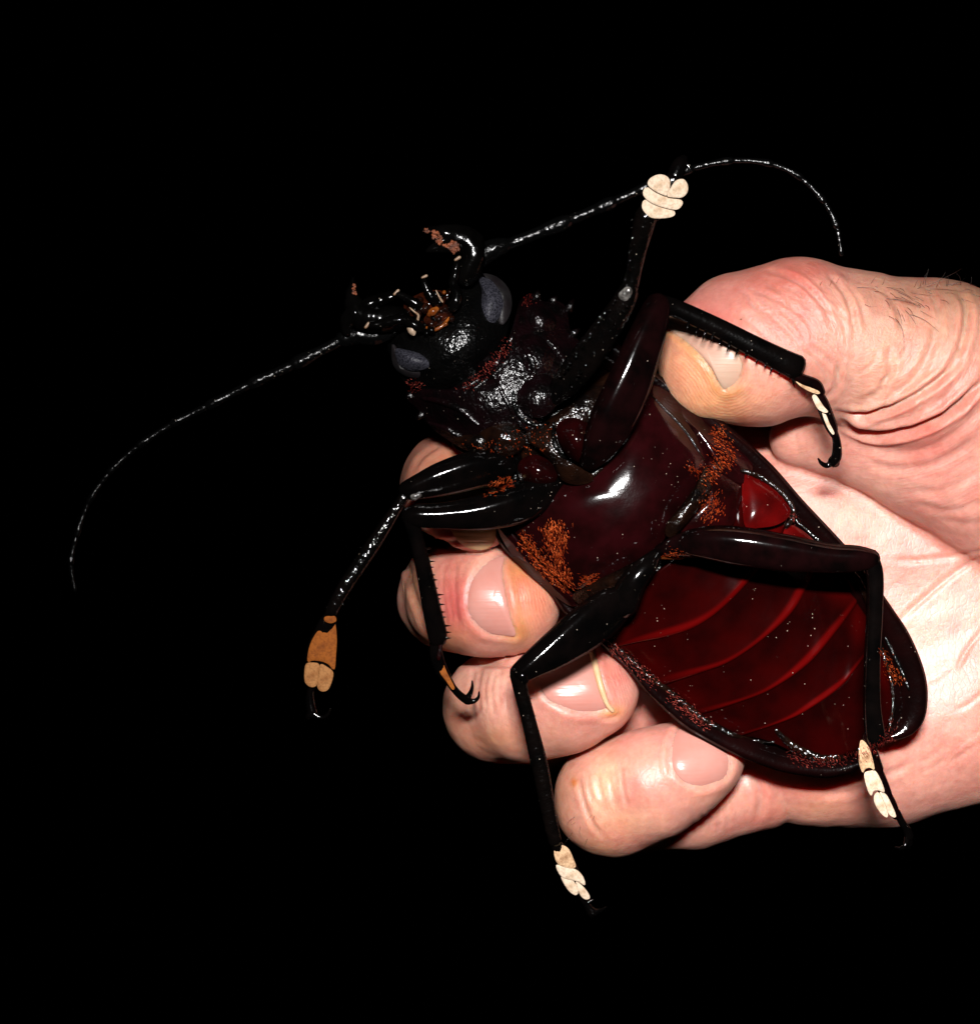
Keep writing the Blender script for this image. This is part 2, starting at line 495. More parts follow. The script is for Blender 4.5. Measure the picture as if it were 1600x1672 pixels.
def plate(name, outline, ze, bulge, mat, parent, label=None, extra=None, fn=None, **kw):
    V, F = merge([plate_geo(outline, ze, bulge, **kw)] + (extra or []))
    if fn is not None:
        x, y = to_px(V)
        V[:, 2] += fn(x, y)
    return fix_normals(mesh_obj(name, V, F, mat, parent, label=label))

_bvh = [None, 0]
def bvh():
    if _bvh[0] is None or _bvh[1] != len(CAST):
        vs, fs, o = [], [], 0
        for v, f in CAST:
            vs.append(v)
            f = f.tolist() if isinstance(f, np.ndarray) else f
            fs += [tuple(i + o for i in q) for q in f]; o += len(v)
        _bvh[0] = BVHTree.FromPolygons([tuple(p) for p in np.vstack(vs)], fs)
        _bvh[1] = len(CAST)
    return _bvh[0]

def hit(px, py, tree=None):
    a = U(px, py, 0)
    o = np.array([0, 0, D])
    d = a - o; d /= np.linalg.norm(d)
    h = (tree or bvh()).ray_cast(Vector(o), Vector(d))
    return (np.array(h[0]), np.array(h[1])) if h[0] is not None else (None, None)

def inside(poly, x, y):
    c = False
    n = len(poly)
    for i in range(n):
        x1, y1 = poly[i]; x2, y2 = poly[i - 1]
        if (y1 > y) != (y2 > y) and x < (x2 - x1) * (y - y1) / (y2 - y1) + x1:
            c = not c
    return c

def setae(name, poly, n, ln, r, direc, mat, parent, spread=0.16, lift=0.22):
    """short stiff hairs rooted on whatever lies under the polygon"""
    xs = [p[0] for p in poly]; ys = [p[1] for p in poly]
    t = bvh()
    V, F = [], []
    tries = 0
    dv = np.array([direc[0], -direc[1], 0.0]); dv /= np.linalg.norm(dv)
    k = 0
    while k < n and tries < n * 12:
        tries += 1
        x, y = random.uniform(min(xs), max(xs)), random.uniform(min(ys), max(ys))
        if not inside(poly, x, y):
            continue
        x += random.gauss(0, 4.5); y += random.gauss(0, 4.5)
        p, nn = hit(x, y, t)
        if p is None:
            continue
        if nn[2] < 0: nn = -nn
        d = dv - nn * (dv @ nn) + rng.normal(size=3) * spread + nn * lift * random.uniform(0.5, 1.4)
        d /= np.linalg.norm(d)
        l = ln * random.uniform(0.55, 1.25)
        s = np.cross(d, nn); s /= np.linalg.norm(s) + 1e-9
        u = np.cross(s, d)
        b = len(V)
        bend = -nn * l * 0.18
        for aa in (0, 2.1, 4.2):
            V.append(p - nn * 2 + (s * math.cos(aa) + u * math.sin(aa)) * r)
        for aa in (0, 2.1, 4.2):
            V.append(p + d * l * 0.55 + (s * math.cos(aa) + u * math.sin(aa)) * r * 0.8)
        V.append(p + d * l + bend)
        for i in range(3):
            j = (i + 1) % 3
            F.append((b + i, b + j, b + 3 + j, b + 3 + i)); F.append((b + 3 + i, b + 3 + j, b + 6))
        k += 1
    o = mesh_obj(name, np.array(V), F, mat, parent, cast=False)
    o['kind'] = 'stuff'
    return o

def cone(px, py, z, tx, ty, tz, r, seg=5):
    """one spine, from its root to its tip"""
    a, b = U(px, py, z), U(tx, ty, tz)
    d = b - a; L = np.linalg.norm(d); d /= L
    s = np.cross(d, [0.1, 0.2, 1]); s /= np.linalg.norm(s); u = np.cross(s, d)
    V = [a - d * 3 + (s * math.cos(t) + u * math.sin(t)) * r for t in np.linspace(0, 2 * np.pi, seg, endpoint=False)]
    V.append(b)
    F = [(i, (i + 1) % seg, seg) for i in range(seg)] + [tuple(range(seg))[::-1]]
    return np.array(V), F

# ================================================================== THE HAND
def surface_nets(Fd, org, h):
    sg = Fd < 0
    nx, ny, nz = Fd.shape
    cnt = np.zeros((nx - 1, ny - 1, nz - 1), dtype=np.int8)
    for i in (0, 1):
        for j in (0, 1):
            for k in (0, 1):
                cnt += sg[i:nx - 1 + i, j:ny - 1 + j, k:nz - 1 + k]
    act = (cnt > 0) & (cnt < 8)
    idx = -np.ones(act.shape, dtype=np.int64)
    cells = np.argwhere(act)
    idx[act] = np.arange(len(cells))
    acc = np.zeros((len(cells), 3)); num = np.zeros(len(cells))
    cor = [(i, j, k) for i in (0, 1) for j in (0, 1) for k in (0, 1)]
    vals = {c: Fd[cells[:, 0] + c[0], cells[:, 1] + c[1], cells[:, 2] + c[2]].astype(float) for c in cor}
    for a in cor:
        for ax in range(3):
            if a[ax] == 1: continue
            b = list(a); b[ax] = 1; b = tuple(b)
            fa, fb = vals[a], vals[b]
            m = (fa < 0) != (fb < 0)
            t = np.where(m, fa / np.where(m, fa - fb, 1), 0)
            p = np.tile(np.array(a, dtype=float), (len(cells), 1)); p[:, ax] += t
            acc[m] += p[m]; num[m] += 1
    V = org + h * (cells + acc / num[:, None])
    quads = []
    for ax in range(3):
        s0 = [slice(None)] * 3; s1 = [slice(None)] * 3
        s0[ax] = slice(0, -1); s1[ax] = slice(1, None)
        A, B = sg[tuple(s0)], sg[tuple(s1)]
        E = np.argwhere(A != B)
        o1, o2 = (ax + 1) % 3, (ax + 2) % 3
        ok = (E[:, o1] > 0) & (E[:, o2] > 0) & (E[:, o1] < Fd.shape[o1] - 1) & (E[:, o2] < Fd.shape[o2] - 1)
        E = E[ok]
        ins = A[E[:, 0], E[:, 1], E[:, 2]]
        def cell(d1, d2):
            e = E.copy(); e[:, o1] -= d1; e[:, o2] -= d2
            return idx[e[:, 0], e[:, 1], e[:, 2]]
        q = np.stack([cell(1, 1), cell(0, 1), cell(0, 0), cell(1, 0)], 1)
        q[~ins] = q[~ins][:, ::-1]
        quads.append(q)
    return V, np.vstack(quads)

GH = 4.1
lo = np.array([-190.0, -660.0, -560.0]); hi = np.array([1560.0, 470.0, 150.0])
dims = np.ceil((hi - lo) / GH).astype(int)
gx, gy, gz = [lo[i] + GH * np.arange(dims[i], dtype=np.float32) for i in range(3)]
gx, gy, gz = gx.astype(np.float32), gy.astype(np.float32), gz.astype(np.float32)

def blend(F, prims, k):
    """smooth union of round cones (px,py,z,r, px,py,z,r) into the field F"""
    for pr in prims:
        a = U(*pr[:3]); ra = pr[3] * (D - pr[2]) / D
        b = U(*pr[4:7]); rb = pr[7] * (D - pr[6]) / D
        R = max(ra, rb) + k * 2.5 + 12
        mn, mx = np.minimum(a, b) - R, np.maximum(a, b) + R
        i0 = np.clip(((mn - lo) / GH).astype(int), 0, dims - 1); i1 = np.clip(((mx - lo) / GH).astype(int) + 1, 1, dims)
        sl = tuple(slice(i0[t], i1[t]) for t in range(3))
        X, Y, Z = gx[sl[0], None, None], gy[None, sl[1], None], gz[None, None, sl[2]]
        ba = b - a; L2 = float(ba @ ba) + 1e-6
        t = np.clip(((X - a[0]) * ba[0] + (Y - a[1]) * ba[1] + (Z - a[2]) * ba[2]) / L2, 0, 1)
        d = np.sqrt((X - a[0] - t * ba[0]) ** 2 + (Y - a[1] - t * ba[1]) ** 2 + (Z - a[2] - t * ba[2]) ** 2) - (ra + (rb - ra) * t)
        f = F[sl]
        h = np.clip(0.5 + 0.5 * (f - d) / k, 0, 1)
        F[sl] = f + (d - f) * h - k * h * (1 - h)

def chain(pts):
    return [tuple(pts[i]) + tuple(pts[i + 1]) for i in range(len(pts) - 1)]

BIG = 300.0
Fd = np.full(tuple(dims), BIG, dtype=np.float32)
# palm, heel of the hand, wrist
palm = np.full(tuple(dims), BIG, dtype=np.float32)
blend(palm, chain([(1090, 800, -370, 120), (1300, 850, -360, 150), (1700, 900, -350, 170), (2050, 930, -340, 200), (2300, 940, -340, 205)])
      + chain([(1090, 930, -375, 115), (1300, 950, -368, 150), (1700, 970, -360, 170)])
      + chain([(1120, 1070, -370, 115), (1330, 1060, -365, 150), (1700, 1040, -350, 180), (2100, 1000, -350, 205), (2300, 1000, -340, 200)])
      + chain([(1190, 1215, -330, 108), (1330, 1205, -330, 138), (1430, 1190, -335, 152), (1560, 1150, -330, 158), (1760, 1090, -320, 175), (2050, 1000, -330, 190)]), 45)
# thumb and the ball of the thumb
thumb = np.full(tuple(dims), BIG, dtype=np.float32)
blend(thumb, chain([(1163, 600, -55, 89), (1235, 585, -55, 106), (1312, 548, -65, 116), (1405, 570, -80, 120), (1520, 610, -110, 150), (1700, 700, -190, 205), (1900, 800, -260, 210)])
      + chain([(1208, 545, -75, 100), (1290, 532, -70, 104)])
      + chain([(1150, 560, -68, 66), (1215, 560, -60, 95)]), 30)
blend(thumb, chain([(1300, 716, -196, 44), (1370, 706, -182, 66), (1450, 716, -165, 88), (1540, 740, -150, 116), (1650, 770, -160, 150), (1800, 830, -220, 180)]), 34)
Fd = palm
h = np.clip(0.5 + 0.5 * (Fd - thumb) / 22, 0, 1)
Fd = Fd + (thumb - Fd) * h - 22 * h * (1 - h)
FINGERS = {
    'index': [(1120, 800, -360, 100), (830, 745, -330, 88), (742, 792, -225, 84), (742, 800, -165, 80), (768, 838, -108, 58), (778, 850, -100, 48)],
    'middle': [(1120, 930, -370, 100), (850, 985, -345, 92), (738, 975, -268, 84), (752, 978, -190, 84), (800, 982, -148, 88), (838, 988, -130, 78)],
    'ring': [(1150, 1070, -370, 100), (930, 1170, -340, 92), (815, 1155, -245, 87), (860, 1154, -172, 86), (920, 1142, -142, 84), (966, 1128, -136, 77)],
    'little': [(1230, 1262, -310, 96), (1130, 1300, -300, 84), (1020, 1307, -262, 88), (1000, 1305, -190, 91), (1065, 1279, -158, 88), (1118, 1256, -148, 75), (1158, 1238, -148, 58)],
}
for nm, pts in FINGERS.items():
    fg = np.full(tuple(dims), BIG, dtype=np.float32)
    blend(fg, chain(pts), 22)
    # keep finger and finger apart, let the root of each run into the palm
    kx = 4.0
    h = np.clip(0.5 + 0.5 * (Fd - fg) / kx, 0, 1)
    Fd = Fd + (fg - Fd) * h - kx * h * (1 - h)
for ax in range(3):                      # the arm is closed off where it leaves the modelled space
    for sl in ((0, 1), (-2, None)):
        q = [slice(None)] * 3; q[ax] = slice(*sl)
        Fd[tuple(q)] = np.maximum(Fd[tuple(q)], 3.0)
HV, HF = surface_nets(Fd, lo, GH)
used = np.zeros(len(HV), bool); used[HF.ravel()] = True
HF = (np.cumsum(used) - 1)[HF]; HV = HV[used]
del palm, thumb, fg, Fd

def edges_of(F):
    e = np.vstack([F[:, [0, 1]], F[:, [1, 2]], F[:, [2, 3]], F[:, [3, 0]]])
    e.sort(1)
    return np.unique(e, axis=0)
HE = edges_of(HF)
deg = np.bincount(HE.ravel(), minlength=len(HV)).astype(float)
def smooth_step(V, lam):
    s = np.zeros_like(V)
    for c in range(3):
        s[:, c] = np.bincount(HE[:, 0], weights=V[HE[:, 1], c], minlength=len(V)) + np.bincount(HE[:, 1], weights=V[HE[:, 0], c], minlength=len(V))
    return V + lam * (s / deg[:, None] - V)
for _ in range(6):
    HV = smooth_step(HV, 0.5); HV = smooth_step(HV, -0.52)

def vnormals(V, F):
    n = np.cross(V[F[:, 2]] - V[F[:, 0]], V[F[:, 3]] - V[F[:, 1]])
    N_ = np.zeros_like(V)
    for k in range(4):
        for c in range(3):
            N_[:, c] += np.bincount(F[:, k], weights=n[:, c], minlength=len(V))
    return N_ / (np.linalg.norm(N_, axis=1)[:, None] + 1e-9)
HN = vnormals(HV, HF)
hx, hy = to_px(HV)
cellx = np.clip((hx / 6).astype(int), 0, 420); celly = np.clip((hy / 6).astype(int), 0, 320)
zb = np.full((421, 321), -1e9)
np.maximum.at(zb, (cellx, celly), HV[:, 2])
VIS = (HV[:, 2] > zb[cellx, celly] - 30) & (HN[:, 2] > -0.05)

def poly_dist(pts, x, y):
    pts = crom(np.asarray(pts, float), max(14, 5 * len(pts)))
    dm = np.full(len(x), 1e9); tm = np.zeros(len(x))
    for i in range(len(pts) - 1):
        a, b = pts[i], pts[i + 1]
        ab = b - a
        t = np.clip(((x - a[0]) * ab[0] + (y - a[1]) * ab[1]) / (ab @ ab + 1e-9), 0, 1)
        d = np.hypot(x - a[0] - t * ab[0], y - a[1] - t * ab[1])
        m = d < dm
        dm[m] = d[m]; tm[m] = (i + t[m]) / (len(pts) - 1)
    return dm, tm

disp = np.zeros(len(HV))
def crease(pts, w, depth, lip=0.45, fade=True):
    P_ = np.asarray(pts, float)
    m = VIS & (hx > P_[:, 0].min() - 5 * w) & (hx < P_[:, 0].max() + 5 * w) & (hy > P_[:, 1].min() - 5 * w) & (hy < P_[:, 1].max() + 5 * w)
    ids = np.nonzero(m)[0]
    if not len(ids): return
    d, t = poly_dist(P_, hx[ids], hy[ids])
    e = np.clip(np.minimum(t, 1 - t) / 0.2, 0, 1) if fade else 1.0
    disp[ids] += e * (-depth * np.exp(-(d / w) ** 2) + lip * depth * np.exp(-((d - 2.2 * w) / (1.1 * w)) ** 2))

# the deep folds between thumb and palm
crease([(1356, 672), (1400, 678), (1440, 671), (1475, 657), (1525, 626), (1580, 580)], 4.8, 12.3)
crease([(1362, 680), (1400, 700), (1437, 708), (1487, 701), (1532, 683), (1562, 663), (1612, 615)], 5.4, 19.0)
crease([(1345, 655), (1362, 634), (1368, 605), (1370, 585)], 4.1, 4.3)
crease([(1400, 655), (1436, 640), (1452, 605), (1450, 560)], 5.4, 3.6)
crease([(1455, 652), (1500, 610), (1522, 560), (1530, 510)], 6.1, 4.3)
crease([(1500, 655), (1550, 600), (1575, 540), (1580, 480)], 6.1, 5.0)
crease([(1380, 715), (1430, 735), (1500, 735), (1560, 705), (1620, 650)], 6.1, 2.4)
crease([(1400, 745), (1460, 765), (1530, 755), (1610, 705)], 6.1, 2.4)
crease([(1470, 800), (1540, 800), (1620, 760)], 6.1, 2.0)
crease([(1490, 822), (1550, 835), (1620, 812)], 5.4, 2.0)
crease([(1530, 845), (1580, 855), (1640, 845)], 5.4, 1.6)
# knuckle wrinkles of the thumb
crease([(1270, 447), (1310, 465), (1345, 500), (1358, 530)], 4.1, 4.3)
crease([(1240, 440), (1290, 452), (1330, 478), (1352, 510)], 3.6, 2.5)
crease([(1350, 445), (1378, 475), (1392, 515), (1396, 560)], 4.1, 5.0)
crease([(1372, 455), (1402, 490), (1418, 540)], 3.6, 2.2)
crease([(1215, 470), (1270, 490), (1315, 520), (1330, 550)], 3.6, 2.2)
crease([(1200, 485), (1250, 510), (1290, 545), (1310, 575)], 3.6, 2.2)
crease([(1190, 505), (1230, 530), (1262, 560)], 3.6, 1.8)
crease([(1250, 500), (1290, 540), (1312, 560)], 3.6, 1.4)
crease([(1440, 470), (1465, 505), (1475, 550)], 4.1, 2.2)
crease([(1515, 470), (1535, 520), (1530, 570)], 4.1, 2.2)
crease([(1560, 462), (1578, 510), (1572, 560), (1560, 600)], 5.4, 5.0)
# palm lines
crease([(1440, 912), (1500, 915), (1600, 902), (1700, 885)], 4.1, 2.9, lip=0.08)
crease([(1462, 1020), (1500, 985), (1560, 935), (1620, 900)], 4.1, 4.3, lip=0.08)
crease([(1560, 1100), (1580, 1060), (1620, 1010)], 3.6, 2.9, lip=0.08)
crease([(1230, 1268), (1242, 1300), (1236, 1345)], 6.1, 4.3)
crease([(1330, 1300), (1400, 1290), (1500, 1240)], 5.4, 2.2)
# clefts where finger lies on finger
crease([(700, 1066), (740, 1078), (800, 1084), (860, 1080), (905, 1066)], 5.0, 5.0, lip=0.2)
crease([(690, 880), (730, 893), (770, 902), (812, 898)], 5.0, 5.0, lip=0.2)
# finger wrinkles
crease([(975, 1262), (978, 1290), (986, 1312)], 3.6, 2.9)
crease([(996, 1270), (1002, 1300), (1010, 1330)], 3.6, 2.2)
crease([(945, 1270), (950, 1300), (965, 1340), (985, 1370)], 3.6, 2.9)
crease([(1095, 1205), (1090, 1240), (1098, 1275)], 4.1, 2.9)
crease([(662, 905), (672, 960), (690, 1010), (705, 1045)], 4.1, 5.8)
crease([(680, 890), (686, 930), (700, 985)], 3.6, 3.6)
crease([(700, 893), (730, 884), (760, 886)], 4.1, 3.6)
crease([(672, 770), (690, 745), (720, 725)], 3.6, 2.9)
crease([(1015, 1165), (1002, 1172), (975, 1172)], 3.6, 2.2)
for k in range(7):
    x0 = 958 + 9 * k
    crease([(x0, 1255 - 2 * k + random.uniform(-6, 6)), (x0 + 5, 1290), (x0 + 12, 1325 + random.uniform(-14, 14))], 3.4, 1.3 + random.uniform(0, 1.2))
for k in range(6):
    x0 = 770 + 11 * k
    crease([(x0 + 6, 1088 + random.uniform(-5, 10)), (x0, 1125), (x0 + 5, 1170 + random.uniform(-10, 20))], 3.6, 1.2 + random.uniform(0, 1.2))
for k in range(5):
    x0 = 706 + 9 * k
    crease([(x0 + 4, 915 + random.uniform(-5, 10)), (x0, 965), (x0 + 6, 1030 + random.uniform(-10, 20))], 3.6, 1.3 + random.uniform(0, 1.2))
for k in range(16):
    a0 = random.uniform(0, 1)
    x0, y0 = 1215 + 190 * a0 + random.uniform(-20, 20), 452 + random.uniform(0, 130)
    L = random.uniform(25, 60)
    crease([(x0, y0), (x0 + 0.62 * L, y0 + 0.5 * L), (x0 + 0.95 * L, y0 + 1.15 * L)], 3.3, 1.0 + random.uniform(0, 1.3))
for k in range(14):
    x0, y0 = random.uniform(1420, 1590), random.uniform(560, 640)
    L = random.uniform(30, 70)
    crease([(x0, y0), (x0 - 0.25 * L, y0 + 0.6 * L), (x0 - 0.8 * L, y0 + 1.0 * L)], 3.4, 1.0 + random.uniform(0, 1.5))
for k in range(9):
    x0, y0 = random.uniform(1380, 1560), random.uniform(1080, 1290)
    L = random.uniform(40, 90)
    crease([(x0, y0), (x0 + 0.5 * L, y0 - 0.25 * L), (x0 + L, y0 - 0.7 * L)], 3.4, 0.8 + random.uniform(0, 0.8), lip=0.1)
for k in range(5):
    x0 = 1128 + 14 * k
    crease([(x0, 1310 + random.uniform(-5, 10)), (x0 + 4, 1335), (x0 + 2, 1365)], 3.6, 1.0)
# nail folds and the sunken nail beds are cut below, where the nails lie
NAILS = {
    'thumb':  [(1088, 512), (1110, 514), (1150, 535), (1188, 560), (1212, 588), (1216, 612), (1205, 628), (1184, 636), (1172, 622), (1160, 600), (1135, 572), (1105, 548), (1084, 528)],
    'index':  [(702, 812), (735, 800), (775, 792), (800, 815), (812, 850), (806, 886), (790, 898), (765, 895), (745, 880), (728, 850)],
    'middle': [(822, 908), (796, 918), (775, 940), (765, 970), (766, 1000), (780, 1022), (800, 1034), (826, 1038), (842, 1037), (834, 1010), (828, 980), (822, 950), (820, 928)],
    'ring':   [(968, 1058), (935, 1056), (905, 1066), (884, 1088), (880, 1112), (890, 1136), (910, 1152), (940, 1164), (965, 1164), (992, 1156), (982, 1125), (974, 1095)],
    'little': [(1120, 1186), (1100, 1202), (1096, 1232), (1100, 1256), (1116, 1276), (1140, 1286), (1162, 1282), (1184, 1268), (1191, 1242), (1182, 1215), (1156, 1192)],
}
def poly_signed(poly, x, y):
    P_ = crom(poly, 60, closed=True)
    dm, _ = poly_dist(np.vstack([P_, P_[:1]]), x, y)
    ins = np.zeros(len(x), bool)
    for i in range(len(P_)):
        x1, y1 = P_[i]; x2, y2 = P_[i - 1]
        c = ((y1 > y) != (y2 > y))
        with np.errstate(divide='ignore', invalid='ignore'):
            ins ^= c & (x < (x2 - x1) * (y - y1) / (y2 - y1 + 1e-12) + x1)
    return np.where(ins, -dm, dm)
for nm, poly in NAILS.items():
    P_ = np.array(poly, float)
    m = VIS & (hx > P_[:, 0].min() - 40) & (hx < P_[:, 0].max() + 40) & (hy > P_[:, 1].min() - 40) & (hy < P_[:, 1].max() + 40)
    ids = np.nonzero(m)[0]
    sd = poly_signed(poly, hx[ids], hy[ids])
    disp[ids] += np.where(sd < 0, -4.5 * np.clip(-sd / 5, 0, 1), 2.6 * np.exp(-((sd - 9) / 7) ** 2) - 2.0 * np.exp(-(sd / 3) ** 2))
# slow unevenness of flesh
def bumps(V, f, seed):
    r = np.random.default_rng(seed)
    o = np.zeros(len(V))
    for i in range(10):
        k = r.normal(size=3); k /= np.linalg.norm(k); k *= f * r.uniform(0.6, 1.6)
        o += np.sin(V @ k + r.uniform(0, 6.28))
    return o / 10
disp += 3.0 * bumps(HV, 0.045, 3) + 1.0 * bumps(HV, 0.14, 5)
HV0 = HV.copy()
HV = HV + HN * disp[:, None]

# skin colour patch by patch, with shade painted on the index finger and hand edges
tint = np.tile(np.array([0.515, 0.236, 0.182]), (len(HV), 1))
def dab(px, py, rx, ry, col, a, rot=0.0, back=False):
    c, s = math.cos(math.radians(rot)), math.sin(math.radians(rot))
    dx, dy = hx - px, hy - py
    u = (dx * c + dy * s) / rx; v = (-dx * s + dy * c) / ry
    w = a * np.exp(-(u * u + v * v))
    if not back: w = w * (HN[:, 2] > -0.4)
    tint[:] = tint * (1 - w[:, None]) + np.array(col) * w[:, None]
PALE, RED, ORANGE, PINK = (0.62, 0.325, 0.26), (0.50, 0.095, 0.085), (0.58, 0.25, 0.085), (0.60, 0.245, 0.20)
dab(1480, 950, 220, 190, PALE, 0.75); dab(1400, 860, 120, 90, PALE, 0.6); dab(1500, 1230, 220, 110, (0.58, 0.275, 0.215), 0.7)
dab(1420, 620, 120, 90, (0.52, 0.30, 0.22), 0.6); dab(1520, 520, 110, 70, (0.50, 0.29, 0.19), 0.7)
dab(1120, 600, 70, 60, (0.60, 0.275, 0.14), 0.75, 30); dab(1180, 660, 70, 40, (0.58, 0.28, 0.12), 0.8); dab(1260, 625, 60, 40, (0.60, 0.27, 0.20), 0.5)
dab(1190, 480, 80, 35, (0.50, 0.19, 0.16), 0.6, -25); dab(1170, 520, 80, 22, RED, 0.45, 30); dab(1290, 440, 60, 25, RED, 0.35, 10); dab(1320, 480, 50, 22, (0.50, 0.2, 0.16), 0.4, 40)
dab(742, 990, 30, 90, RED, 0.9, 0); dab(780, 1045, 40, 25, RED, 0.4); dab(760, 925, 50, 30, (0.62, 0.32, 0.23), 0.5)
dab(870, 985, 40, 60, (0.62, 0.25, 0.14), 0.8, 15); dab(845, 1035, 22, 22, (0.50, 0.20, 0.07), 0.8); dab(850, 930, 24, 24, ORANGE, 0.8); dab(720, 1050, 60, 30, ORANGE, 0.5)
dab(680, 965, 25, 90, (0.42, 0.20, 0.11), 0.7); dab(700, 770, 80, 70, (0.30, 0.13, 0.075), 0.85); dab(740, 755, 40, 25, (0.38, 0.13, 0.055), 0.6, -20)  # index finger darkened: its shade is painted into the tint
dab(1010, 1130, 40, 60, PINK, 0.6); dab(1000, 1163, 20, 10, ORANGE, 0.9); dab(780, 1130, 60, 70, (0.66, 0.40, 0.30), 0.7); dab(800, 1210, 60, 30, ORANGE, 0.4)
dab(985, 1280, 26, 70, (0.72, 0.46, 0.29), 0.75, 10); dab(1020, 1340, 50, 30, (0.66, 0.36, 0.21), 0.6); dab(935, 1270, 22, 70, (0.50, 0.24, 0.16), 0.5); dab(1050, 1210, 70, 30, PINK, 0.6)
dab(937, 1278, 5, 7, (0.45, 0.13, 0.01), 0.9); dab(1340, 700, 60, 40, (0.50, 0.24, 0.18), 0.5); dab(1500, 720, 120, 50, PINK, 0.5)
dab(1330, 1320, 60, 22, (0.64, 0.33, 0.17), 0.4); dab(1300, 1300, 30, 60, PINK, 0.3)
dab(1520, 480, 130, 34, (0.36, 0.185, 0.115), 0.7, 5); dab(1590, 470, 60, 24, (0.28, 0.14, 0.08), 0.6)  # top of hand and wrist browned, painted shade towards the outline
dab(1260, 440, 120, 16, (0.44, 0.17, 0.12), 0.5, -4); dab(1440, 640, 110, 50, (0.47, 0.23, 0.17), 0.5); dab(1540, 850, 120, 22, (0.47, 0.22, 0.17), 0.5, 15)  # shade painted along the thumb's outline
dab(905, 1310, 24, 90, (0.40, 0.19, 0.10), 0.6, 0); dab(735, 1170, 26, 70, (0.42, 0.20, 0.11), 0.6); dab(960, 1380, 70, 22, (0.50, 0.26, 0.12), 0.5, 20)  # finger outlines darkened, edge shade put into the tint
for (x, y) in lin(np.array([(1090, 540), (1125, 566), (1155, 602), (1168, 630), (1186, 644), (1208, 634)], float), 22):
    dab(x, y + 3, 8, 7, (0.42, 0.20, 0.06), 0.38)
for (x, y) in lin(np.array([(828, 918), (836, 960), (842, 1000), (850, 1036)], float), 16):
    dab(x + 4, y, 7, 8, (0.44, 0.19, 0.06), 0.30)
for k in range(60):                      # small blotches of blood and chill
    dab(random.uniform(900, 1620), random.uniform(440, 1380), random.uniform(8, 26), random.uniform(6, 20), random.choice([(0.48, 0.14, 0.12), (0.50, 0.17, 0.13), (0.64, 0.34, 0.26)]), random.uniform(0.12, 0.34), random.uniform(0, 180))
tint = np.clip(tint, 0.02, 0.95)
ridge = np.zeros(len(HV))
for (x, y, rx, ry, a) in ((1130, 625, 90, 55, 1.0), (880, 990, 45, 70, 1.0), (1015, 1115, 35, 60, 0.7), (745, 760, 40, 30, 0.8), (1200, 660, 70, 40, 0.8)):
    ridge += a * np.exp(-((hx - x) / rx) ** 2 - ((hy - y) / ry) ** 2)

# ridge lines follow the nail, fine skin lines follow the folds
phase = np.zeros(len(HV)); best = np.full(len(HV), 1e9)
for nm, poly in NAILS.items():
    P_ = np.array(poly, float)
    ids = np.nonzero((hx > P_[:, 0].min() - 150) & (hx < P_[:, 0].max() + 150) & (hy > P_[:, 1].min() - 150) & (hy < P_[:, 1].max() + 150))[0]
    sd = poly_signed(poly, hx[ids], hy[ids])
    m = sd < best[ids]
    best[ids[m]] = sd[m]; phase[ids[m]] = sd[m] * (2 * np.pi / 5.2)
kn = hx < 1385
cxy = np.where(kn[:, None], np.array([1255.0, 575.0]), np.array([1425.0, 515.0]))
rho = np.hypot(hx - cxy[:, 0], hy - cxy[:, 1]); th = np.arctan2(hy - cxy[:, 1], hx - cxy[:, 0])
wz = np.clip((870 - hy) / 60, 0, 1) * np.clip((hx - 1180) / 120, 0, 1) * np.clip(best / 40, 0.1, 1)
flow = np.stack([rho / 5.0, th * 150 / 21.0, wz + 0.10], 1)

hand = mesh_obj('human_hand', HV, HF, M['skin'])
hand['label'] = 'bare human hand with curled fingers holding the beetle against its palm'
hand['category'] = 'hand'
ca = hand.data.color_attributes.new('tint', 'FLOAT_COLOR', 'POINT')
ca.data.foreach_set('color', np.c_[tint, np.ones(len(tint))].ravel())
pha = hand.data.attributes.new('phase', 'FLOAT', 'POINT')
pha.data.foreach_set('value', phase.astype(np.float32))
flo = hand.data.attributes.new('flow', 'FLOAT_VECTOR', 'POINT')
flo.data.foreach_set('vector', flow.astype(np.float32).ravel())
ra = hand.data.attributes.new('ridge', 'FLOAT', 'POINT')
ra.data.foreach_set('value', np.clip(ridge, 0, 1).astype(np.float32))

# fingernails: each a curved plate bedded in its finger
def make_nail(poly, mat, label, lift=3.5, zs=1.0):
    O = crom(poly, 64, closed=True)
    c = O.mean(0)
    P_, Z_ = [], []
    for s in (0.15, 0.45, 0.7, 0.9):
        for o in O[::4]:
            x, y = c + (o - c) * s
            m = np.argmin((hx - x) ** 2 + (hy - y) ** 2 + np.where(VIS, 0, 1e6))
            P_.append((x, y)); Z_.append(HV0[m, 2])
    P_ = np.array(P_) - c; Z_ = np.array(Z_)
    A = np.c_[np.ones(len(P_)), P_, P_[:, 0] ** 2, P_[:, 0] * P_[:, 1], P_[:, 1] ** 2]
    co = np.linalg.lstsq(A, Z_, rcond=None)[0]
    zf = lambda x, y: float(np.dot(co, [1, x - c[0], y - c[1], (x - c[0]) ** 2, (x - c[0]) * (y - c[1]), (y - c[1]) ** 2]))
    o = plate('fingernail', poly, lambda x, y: zf(x, y) - 1.5, lift, mat, hand, label=label, n=64, rings=9, p=7, thick=9, centre=c)
    return o, zf
n_th, _ = make_nail(NAILS['thumb'], M['nailthumb'], 'pale thumbnail seen edge-on', lift=5)
n_in, _ = make_nail(NAILS['index'], M['nailthick'], 'thick ridged cream fingernail', lift=6)
n_mi, _ = make_nail(NAILS['middle'], M['nail'], 'short pink fingernail', lift=3.5)
n_ri, zri = make_nail(NAILS['ring'], M['nail'], 'pink fingernail with pale thick edge', lift=3.5)
n_li, _ = make_nail(NAILS['little'], M['nail'], 'glossy pink fingernail', lift=3.5)
